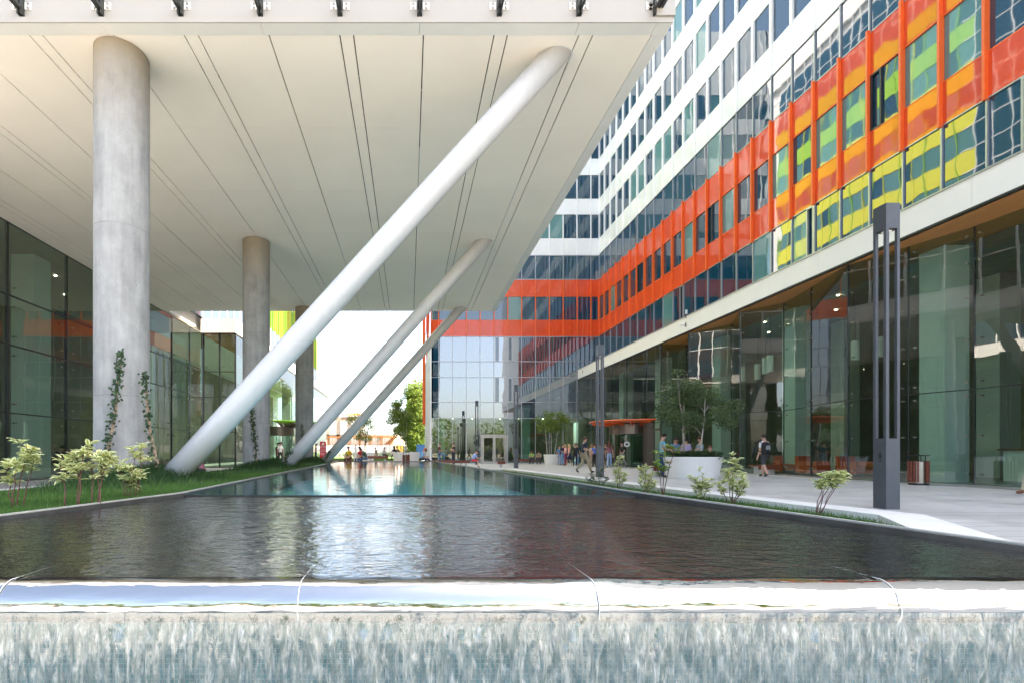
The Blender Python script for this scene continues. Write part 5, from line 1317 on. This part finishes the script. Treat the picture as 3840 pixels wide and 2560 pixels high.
def pose(kind):
    J = base_pose()
    if kind == 'walk':
        J['knR'] = (.10, .20, .52); J['anR'] = (.10, .30, .10); J['toR'] = (.12, .46, .07)
        J['knL'] = (-.09, -.02, .50); J['anL'] = (-.10, -.34, .16); J['toL'] = (-.11, -.20, .035)
        J['elR'] = (.25, -.10, 1.14); J['wrR'] = (.24, -.06, .90); J['haR'] = (.235, -.02, .82)
        J['elL'] = (-.25, .06, 1.13); J['wrL'] = (-.20, .24, 1.02); J['haL'] = (-.17, .31, 1.03); lean(J, .05)
    if kind == 'walkhold':
        J = pose('walk'); J['elR'] = (.24, .0, 1.13); J['wrR'] = (.12, .23, 1.13); J['haR'] = (.06, .29, 1.15); J['wrL'] = (-.14, .24, 1.11); J['haL'] = (-.06, .29, 1.13)
    if kind == 'crossed':
        for s, q in (('R', 1), ('L', -1)):
            J['el' + s] = (.23 * q, .06, 1.13); J['wr' + s] = (.02 * q, .19, 1.17 + .03 * q); J['ha' + s] = (-.07 * q, .18, 1.19 + .03 * q)
    if kind == 'phone':
        for s, q in (('R', 1), ('L', -1)):
            J['el' + s] = (.23 * q, .04, 1.12); J['wr' + s] = (.10 * q, .25, 1.10); J['ha' + s] = (.05 * q, .31, 1.14)
        J['hd'] = (0, .065, 1.62); J['ht'] = (0, .075, 1.685)
    if kind == 'legup':
        J = pose('phone'); J['knR'] = (.13, .38, .82); J['anR'] = (.13, .36, .42); J['toR'] = (.14, .52, .37)
    if kind in ('sit', 'sitlean', 'sitphone', 'sitback'):
        dz = -.42
        for n in list(J):
            if n[:2] not in ('kn', 'an', 'to'): x, y, z = J[n]; J[n] = (x, y, z + dz)
        for s, q in (('R', 1), ('L', -1)):
            J['hip' + s] = (.10 * q, .02, .50); J['kn' + s] = (.15 * q, .42, .50); J['an' + s] = (.14 * q, .40, .085); J['to' + s] = (.16 * q, .56, .035)
            J['el' + s] = (.25 * q, .08, .74); J['wr' + s] = (.14 * q, .30, .66); J['ha' + s] = (.08 * q, .38, .64)
        if kind != 'sitback': lean(J, .22 if kind == 'sit' else .52)
        if kind in ('sitlean', 'sitphone'):
            for s, q in (('R', 1), ('L', -1)): J['el' + s] = (.20 * q, .36, .66); J['wr' + s] = (.08 * q, .52, .66); J['ha' + s] = (.04 * q, .58, .68)
            x, y, z = J['hd']; J['hd'] = (x, y + .03, z - .03); x, y, z = J['ht']; J['ht'] = (x, y + .05, z - .04)
    if kind == 'sitcross':
        J = pose('sitlean'); J['knR'] = (.34, .22, .50); J['anR'] = (-.02, .40, .52); J['toR'] = (-.13, .48, .52)
    if kind == 'strollF':
        J['knR'] = (.10, .14, .51); J['anR'] = (.10, .16, .09); J['toR'] = (.12, .33, .04)
        J['knL'] = (-.09, -.04, .50); J['anL'] = (-.10, -.24, .12); J['toL'] = (-.11, -.09, .035)
    if kind == 'tophead':
        J['elR'] = (.30, .05, 1.40); J['wrR'] = (.16, .12, 1.60); J['haR'] = (.08, .08, 1.66)
    return J
RAD = {'pel': .125, 'sp': .118, 'ch': .128, 'nk': .058, 'hd0': .062, 'hd': .098, 'ht': .078, 'hip': .092, 'kn': .060, 'an': .042, 'to': .036, 'sh': .066, 'el': .043, 'wr': .030, 'ha': .036}
def person(px, Y, label, kind, face, shirt, legs, skin='skin', hair=(.03, .02, .015), H=1.75, z=0.0, X=None, longh=False, shorts=False, sleeve='short', skirt=None, fem=False, shoes=(.03, .03, .03), group=None, bulk=1.0):
    x = (px - VX) * Y / F if X is None else X
    PEOPLE.append(dict(loc=(x, Y, z), label=label, kind=kind, face=face, shirt=shirt, legs=legs, skin=skin, hair=hair, H=H, longh=longh, shorts=shorts, sleeve=sleeve, skirt=skirt, fem=fem, shoes=shoes, bulk=bulk))
def cmat(col):
    n = 'cloth_' + '_'.join('%03d' % int(c * 255) for c in col)
    if n not in M: cloth(n, col)
    return n
def make_people():
    todo = []
    for P in PEOPLE:
        J = pose(P['kind']); k = P['H'] / 1.75
        if P['fem']:
            for s, q in (('R', 1), ('L', -1)):
                x, y, z = J['sh' + s]; J['sh' + s] = (x * .86, y, z)
                x, y, z = J['el' + s]; J['el' + s] = (x * .9, y, z)
        names = list(J); V = [Vector(J[n]) for n in names]; ix = {n: i for i, n in enumerate(names)}
        E = [('pel', 'sp'), ('sp', 'ch'), ('ch', 'nk'), ('nk', 'hd0'), ('hd0', 'hd'), ('hd', 'ht')]
        for s in 'RL': E += [('pel', 'hip' + s), ('hip' + s, 'kn' + s), ('kn' + s, 'an' + s), ('an' + s, 'to' + s), ('ch', 'sh' + s), ('sh' + s, 'el' + s), ('el' + s, 'wr' + s), ('wr' + s, 'ha' + s)]
        E = [(ix[a], ix[b]) for a, b in E]
        rad = [RAD[n if n in RAD else n[:-1]] * (.9 if P['fem'] else 1) * (1 if n[:2] in ('hd', 'ht', 'ha', 'wr', 'nk', 'to') else P['bulk']) * (1.22 if n[:2] in ('kn', 'an') and not (P['shorts'] or P['skirt']) else 1) for n in names]
        for s in 'RL':                                  # five fingers, thumb off the side of the palm
            h = V[ix['ha' + s]]; w_ = V[ix['wr' + s]]; d = (h - w_).normalized(); sd_ = d.cross(Vector((0, 1, .3))); sd_ = sd_.normalized() if sd_.length > .05 else Vector((0, 0, 1)); nr = sd_.cross(d)
            for f in range(4):
                b = h + d * .035 + sd_ * (.013 * (f - 1.5) * 1.5); t1 = b + d * .035 - nr * .008; t2 = t1 + d * (.022 + .006 * (f in (1, 2))) - nr * .018
                i = len(V); V += [b, t1, t2]; rad += [.010, .009, .007]; E += [(ix['ha' + s], i), (i, i + 1), (i + 1, i + 2)]
            b = h.lerp(w_, .35) + sd_ * .035; t1 = b + d * .035 + sd_ * .016; i = len(V); V += [b, t1]; rad += [.011, .008]; E += [(ix['ha' + s], i), (i, i + 1)]
        me = bpy.data.meshes.new('person'); me.from_pydata([tuple(v) for v in V], E, [])
        o = bpy.data.objects.new('person', me); C.objects.link(o)
        o.modifiers.new('s', 'SKIN'); sv = me.skin_vertices[0].data
        for i, r_ in enumerate(rad): sv[i].radius = (r_, r_)
        sv[0].use_root = True
        m_ = o.modifiers.new('u', 'SUBSURF'); m_.levels = 1; m_.render_levels = 1
        todo.append((P, o, J, k))
    dg = bpy.context.evaluated_depsgraph_get()
    for P, o, J, k in todo:
        me = bpy.data.meshes.new_from_object(o.evaluated_get(dg)); old = o.data; o.modifiers.clear(); o.data = me; bpy.data.meshes.remove(old)
        nv = len(me.vertices); co = np.zeros(nv * 3, np.float32); me.vertices.foreach_get('co', co); co = co.reshape(-1, 3)
        cen = np.array([p.center[:] for p in me.polygons])
        seg = [('pel', 'ch', 0), ('ch', 'nk', 0), ('nk', 'ht', 2)]
        for s in 'RL':
            seg += [('pel', 'hip' + s, 1), ('hip' + s, 'kn' + s, 1), ('kn' + s, 'an' + s, 2 if P['shorts'] or P['skirt'] else 1), ('an' + s, 'to' + s, 3), ('ch', 'sh' + s, 0), ('sh' + s, 'el' + s, 2 if P['sleeve'] == 'none' else 0),
                    ('el' + s, 'wr' + s, 0 if P['sleeve'] == 'long' else 2), ('wr' + s, 'ha' + s, 2)]
        best = np.full(len(cen), 9.); mi = np.zeros(len(cen), np.int32)
        for a, b, m_ in seg:
            A, Bv = np.array(J[a]), np.array(J[b]); d = Bv - A; t = np.clip(((cen - A) @ d) / (d @ d), 0, 1); dist = np.linalg.norm(cen - (A + t[:, None] * d), axis=1)
            if (a, b) == ('ch', 'nk'): mm = np.where(t > .72, 2, 0)
            elif a[:2] == 'sh' and P['sleeve'] == 'short': mm = np.where(t > .72, 2, 0)
            elif (a, b) == ('pel', 'ch'): mm = np.where(t < .12, 1, 0)
            else: mm = np.full(len(cen), m_)
            k_ = dist < best; best = np.where(k_, dist, best); mi = np.where(k_, mm, mi)
        # face: nose, eyes, mouth, ears
        hd = Vector(J['hd']); up = (Vector(J['ht']) - Vector(J['hd0'])).normalized(); fw = Vector((0, 1, 0)); fw = (fw - up * fw.dot(up)).normalized(); rt = fw.cross(up)
        fb = MB()
        fb.ball(tuple(hd + fw * .096 - up * .012), .016, 2, 8); 
        for q in (-1, 1): fb.ball(tuple(hd + fw * .083 + rt * q * .034 + up * .012), .011, 4, 6); fb.ball(tuple(hd + rt * q * .096), .022, 2, 6, (.5, 1, 1.3))
        fb.ball(tuple(hd + fw * .084 - up * .052), .017, 5, 6, (1.4, .6, .5))
        V = [tuple(c) for c in co] + fb.v; Fs = [tuple(p.vertices) for p in me.polygons] + [tuple(nv + q for q in f) for f in fb.f]
        me2 = bpy.data.meshes.new('person'); me2.from_pydata(V, [], Fs)
        for q in (cmat(P['shirt']), cmat(P['legs']), P['skin'], cmat(P['shoes']), 'eye_dark', 'lip'): me2.materials.append(M[q])
        me2.polygons.foreach_set('material_index', np.concatenate([mi, np.array(fb.mi, np.int32)]).astype(np.int32)); me2.polygons.foreach_set('use_smooth', np.ones(len(Fs), bool))
        o.data = me2; bpy.data.meshes.remove(me); o.name = 'person'
        o.scale = (k, k, k); o.location = P['loc']; o.rotation_euler = (0, 0, P['face']); tag(o, P['label'], 'person', 'people in the court')
        hb = MB()
        rows, n = 8, 14; base = 0
        for i in range(rows + 1):
            th = 1.95 * i / rows
            for j in range(n):
                a = 2 * math.pi * j / n; front = max(0, math.sin(a)); tt = th * (1 - .52 * front)
                r_ = .112
                p_ = hd + up * (.018 + r_ * math.cos(tt) * 1.05) + rt * (r_ * .96 * math.sin(tt) * math.cos(a)) + fw * (r_ * math.sin(tt) * math.sin(a) - .012)
                hb.v.append(tuple(p_))
        for i in range(rows):
            for j in range(n): hb.f.append((i * n + j, (i + 1) * n + j, (i + 1) * n + (j + 1) % n, i * n + (j + 1) % n)); hb.mi.append(0)
        if P['longh']: hb.tube([hd + up * .0 - fw * .05, hd - up * .12 - fw * .075, hd - up * .25 - fw * .085, hd - up * .34 - fw * .07], [.085, .085, .07, .03], 12)
        h_ = build_local(hb, 'hair', cmat(P['hair']), o, True)
        if P['skirt']:
            pl = J['pel']; sb = MB(); sb.lathe([(.135, .12), (.16, .0), (.22, -.20), (.27, -.40), (.26, -.40), (.15, 0)], 24, pl); build_local(sb, 'skirt', cmat(P['skirt']), o, True)
W2 = math.pi
# far left, beyond the pool
person(1312, 34.0, 'seated man in a yellow shirt beside a litter bin beyond the pool', 'sit', W2 - .5, (.62, .45, .03), (.10, .05, .03), z=.15, hair=(.10, .06, .03))
person(1356, 33.2, 'seated man in a red shirt beyond the far end of the pool', 'sit', .8 + W2 / 2, (.62, .02, .05), (.05, .10, .22), z=.12)
person(1376, 32.8, 'seated man in a grey-green shirt and jeans beside the man in red', 'sitlean', 1.35, (.07, .11, .09), (.07, .13, .24), z=.12)
person(1413, 52, 'distant seated person in dark grey on the sunlit lawn', 'sit', W2 * .6, (.08, .08, .09), (.35, .25, .2), z=.3)
person(1437, 52, 'distant seated person in pale grey with a black bag on the sunlit lawn', 'sit', -.9, (.40, .40, .40), (.02, .02, .02), z=.3)
person(1478, 44, 'distant seated person with long black hair behind the far planter', 'sitback', .2, (.02, .02, .02), (.02, .02, .03), z=.3, longh=True, fem=True)
person(1489, 44.3, 'distant seated person in a dark shirt next to the black haired one', 'sitback', -.3, (.03, .03, .04), (.03, .03, .05), z=.3)
person(1334, 62, 'distant standing person in white before the hoarding', 'stand', W2, (.8, .78, .75), (.75, .7, .66), z=.3)
person(1574, 32.6, 'woman in a blue patterned top and black leggings seated beyond the pool', 'sitlean', -W2 / 2, (.20, .38, .68), (.02, .02, .03), z=.12, fem=True, H=1.66)
person(1587, 33.8, 'red haired woman seated beyond the pool by the glass corner', 'sit', -W2 / 2 - .2, (.45, .45, .5), (.03, .05, .12), z=.12, hair=(.50, .12, .02), longh=True, fem=True, H=1.66)
person(1648, 37.9, 'standing man in a maroon shirt and jeans with one foot on the bench', 'legup', -W2 / 2 - .1, (.13, .015, .03), (.10, .20, .38), z=.05, hair=(.12, .07, .04))
person(1701, 38.0, 'standing man in a black shirt with folded arms by the pool end', 'crossed', W2 / 2 + .4, (.012, .012, .014), (.03, .035, .06), z=.05)
person(1770, 34.6, 'man in a light blue shirt and red shorts seated bent forward near the pool', 'sitphone', -W2 / 2 - .1, (.28, .42, .75), (.62, .05, .07), z=-.02, shorts=True)
# right court
person(1997, 43.6, 'seated man in a lime shirt on the bench left of the white planter', 'sitlean', W2 - .5, (.28, .50, .10), (.05, .05, .06))
person(2021, 43.4, 'seated man in a beige shirt on the bench left of the white planter', 'sitlean', W2 - .3, (.42, .32, .20), (.05, .05, .06))
person(2098, 40.6, 'child-sized person in a blue shirt behind the white planter', 'stand', W2, (.10, .22, .45), (.3, .4, .6), H=1.6)
person(2112, 39.8, 'man in a navy shirt standing with his back turned beside the planter', 'stand', .3, (.015, .02, .045), (.16, .30, .50), sleeve='long')
person(2121, 37.8, 'woman in a pink top and maroon trousers beside the planter', 'phone', W2 / 2, (.75, .36, .38), (.22, .02, .05), hair=(.40, .26, .12), longh=True, fem=True, H=1.7)
person(2134, 37.2, 'blonde woman in a coral top and short navy skirt stepping past the planter', 'strollF', W2 / 2 - .3, (.72, .30, .26), (.55, .33, .24), hair=(.55, .36, .16), longh=True, fem=True, skirt=(.015, .02, .06), H=1.68, shoes=(.6, .42, .3))
person(2157, 38.0, 'man in a dark brown shirt touching his head beside the blonde woman', 'tophead', W2 - .4, (.03, .022, .02), (.02, .02, .03), sleeve='long')
person(2164, 39.6, 'man in a teal shirt and light jeans behind the dark shirted man', 'stand', W2 + .2, (.02, .10, .14), (.18, .36, .55))
person(2190, 24.4, 'man in a navy polo and beige trousers walking across the paving', 'walkhold', -W2 / 2 + .05, (.012, .018, .045), (.30, .25, .17), hair=(.07, .03, .02), H=1.82, bulk=1.2)
person(2218, 36.0, 'woman in a pale top left of the blue topped woman by the revolving door', 'stand', W2 + .4, (.75, .62, .45), (.5, .4, .3), fem=True, H=1.66, hair=(.25, .15, .06), longh=True)
person(2229, 35.2, 'woman in a bright blue top and black trousers facing the revolving door', 'stand', .2, (.08, .14, .52), (.015, .015, .02), fem=True, H=1.66, hair=(.10, .03, .02))
person(2251, 34.8, 'person in coral half hidden behind the lamp post near the door', 'stand', .4, (.70, .22, .14), (.05, .05, .06), fem=True, H=1.66)
person(2270, 35.0, 'dark clad person with bare legs standing at the door edge', 'stand', W2, (.06, .035, .03), (.05, .03, .03), shorts=True, fem=True, H=1.7)
person(2285, 33.4, 'long haired woman in a mauve shirt and pale jeans walking to the door', 'strollF', -.35, (.24, .09, .12), (.26, .38, .58), fem=True, H=1.75, longh=True, hair=(.10, .03, .015))
person(2334, 34.2, 'man in a black shirt and grey trousers stepping out of the revolving door', 'walk', W2 / 2 + .4, (.015, .018, .02), (.26, .25, .22))
person(2484, 20.3, 'man in a blue plaid shirt and dark jeans standing left of the large planter', 'phone', -W2 / 2 - .2, (.16, .38, .48), (.02, .06, .14), H=1.82, shoes=(.05, .05, .04))
person(2532, 21.9, 'dark haired person in blue plaid behind the large planter', 'phone', W2, (.12, .22, .45), (.02, .03, .06), H=1.7)
person(2572, 21.8, 'broad man in a lavender shirt with his back turned behind the large planter', 'stand', .1, (.40, .34, .55), (.03, .03, .05), H=1.68, bulk=1.2)
person(2626, 22.2, 'red haired woman in a grey-blue shirt with folded arms right of the large planter', 'crossed', W2 / 2 + .1, (.22, .28, .36), (.65, .65, .66), sleeve='long', hair=(.13, .04, .02), fem=True, H=1.72)
person(2662, 22.6, 'seated auburn haired person right of the large planter behind the shrub', 'sitback', W2 - .3, (.03, .02, .02), (.03, .03, .03), hair=(.12, .03, .02))
person(2866, 20.8, 'man in a white polo and grey shorts walking away with a backpack', 'strollF', .25, (.82, .83, .88), (.055, .055, .06), shorts=True, H=1.8, bulk=1.12)
person(3905, 11.6, 'man walking in at the right picture edge, only a shoe and a hand in view', 'walk', W2 / 2 + .05, (.45, .60, .62), (.42, .36, .26), H=1.78, shoes=(.16, .06, .03), sleeve='long')
# left side
person(760, 18.1, 'man in a pink shirt sitting on the kerb half hidden by the nearest brace', 'sitlean', 1.1, (.52, .20, .28), (.05, .05, .055), z=-.15, X=-7.6, sleeve='long')
person(1052, 36.5, 'woman in a white top and dark trousers in front of the left revolving door', 'stand', .2, (.80, .80, .80), (.05, .04, .04), z=.1, fem=True, H=1.72, hair=(.06, .03, .02))
person(1042, 38.0, 'dark haired person beside the woman in white at the left door', 'stand', -.5, (.06, .03, .03), (.03, .03, .04), z=.1, H=1.7)
person(1184, 44, 'person in grey looking at a phone right of the farthest concrete column', 'phone', -W2 / 2, (.30, .28, .30), (.05, .05, .07), z=.1)
# seated guests inside the left glass
person(150, 19.2, 'man in a dark shirt sitting inside the left glass front', 'sitlean', -W2 / 2, (.03, .05, .05), (.03, .03, .04), X=-13.9, z=.12)
person(200, 19.6, 'person in a red shirt sitting inside the left glass front', 'sitlean', W2 / 2, (.5, .03, .04), (.03, .03, .04), X=-13.4, z=.12)
make_people()
# backpack and phone carried by the man in white
e = empty('backpack', ((2862 - VX) * 20.72 / F, 20.62, 1.05), 'black and grey backpack on the back of the man in the white polo', 'backpack', None, .25)
mb = MB(); 
def rbox(mb, x0, x1, y0, y1, z0, z1, r_=.05):
    pr = [(x0 + r_, y0), (x1 - r_, y0), (x1, y0 + r_), (x1, y1), (x0, y1), (x0, y0 + r_)]
    i = len(mb.v); lv = [(z0, .86), (z0 + .05, 1), (z1 - .1, 1), (z1 - .02, .8), (z1, .5)]
    cx, cyv = (x0 + x1) / 2, (y0 + y1) / 2
    for z, s in lv: mb.v += [(cx + (px - cx) * s, cyv + (py - cyv) * s, z) for px, py in pr]
    n = len(pr)
    for k in range(len(lv) - 1):
        for j in range(n): mb.f.append((i + k * n + j, i + k * n + (j + 1) % n, i + (k + 1) * n + (j + 1) % n, i + (k + 1) * n + j)); mb.mi.append(0)
    mb.f.append(tuple(i + j for j in range(n - 1, -1, -1))); mb.mi.append(0); mb.f.append(tuple(i + (len(lv) - 1) * n + j for j in range(n))); mb.mi.append(0)
rbox(mb, -.16, .14, -.14, .03, -.08, .42); build_local(mb, 'bag', cmat((.015, .015, .018)), e)
mb = MB(); rbox(mb, -.12, .10, -.175, -.141, .10, .28, .02); build_local(mb, 'front_pocket', cmat((.25, .25, .25)), e)
for sx in (-.12, .10):
    mb = MB(); mb.tube([(sx, .03, .40), (sx * 1.1, .14, .47), (sx * 1.2, .26, .38), (sx * 1.2, .28, .22), (sx * 1.4, .16, .05), (sx * 1.2, .03, 0)], .018, 8); build_local(mb, 'strap', cmat((.015, .015, .018)), e, True)
# sign text to mesh
if TXT:
    dg = bpy.context.evaluated_depsgraph_get()
    for t, parent, mt, loc, rz in TXT:
        me = bpy.data.meshes.new_from_object(t.evaluated_get(dg)); me.materials.clear(); me.materials.append(M[mt]); cu = t.data
        o = bpy.data.objects.new('lettering', me); C.objects.link(o); o.parent = parent; o.location = loc; o.rotation_euler = (R(90), 0, rz)
        bpy.data.objects.remove(t); bpy.data.curves.remove(cu)
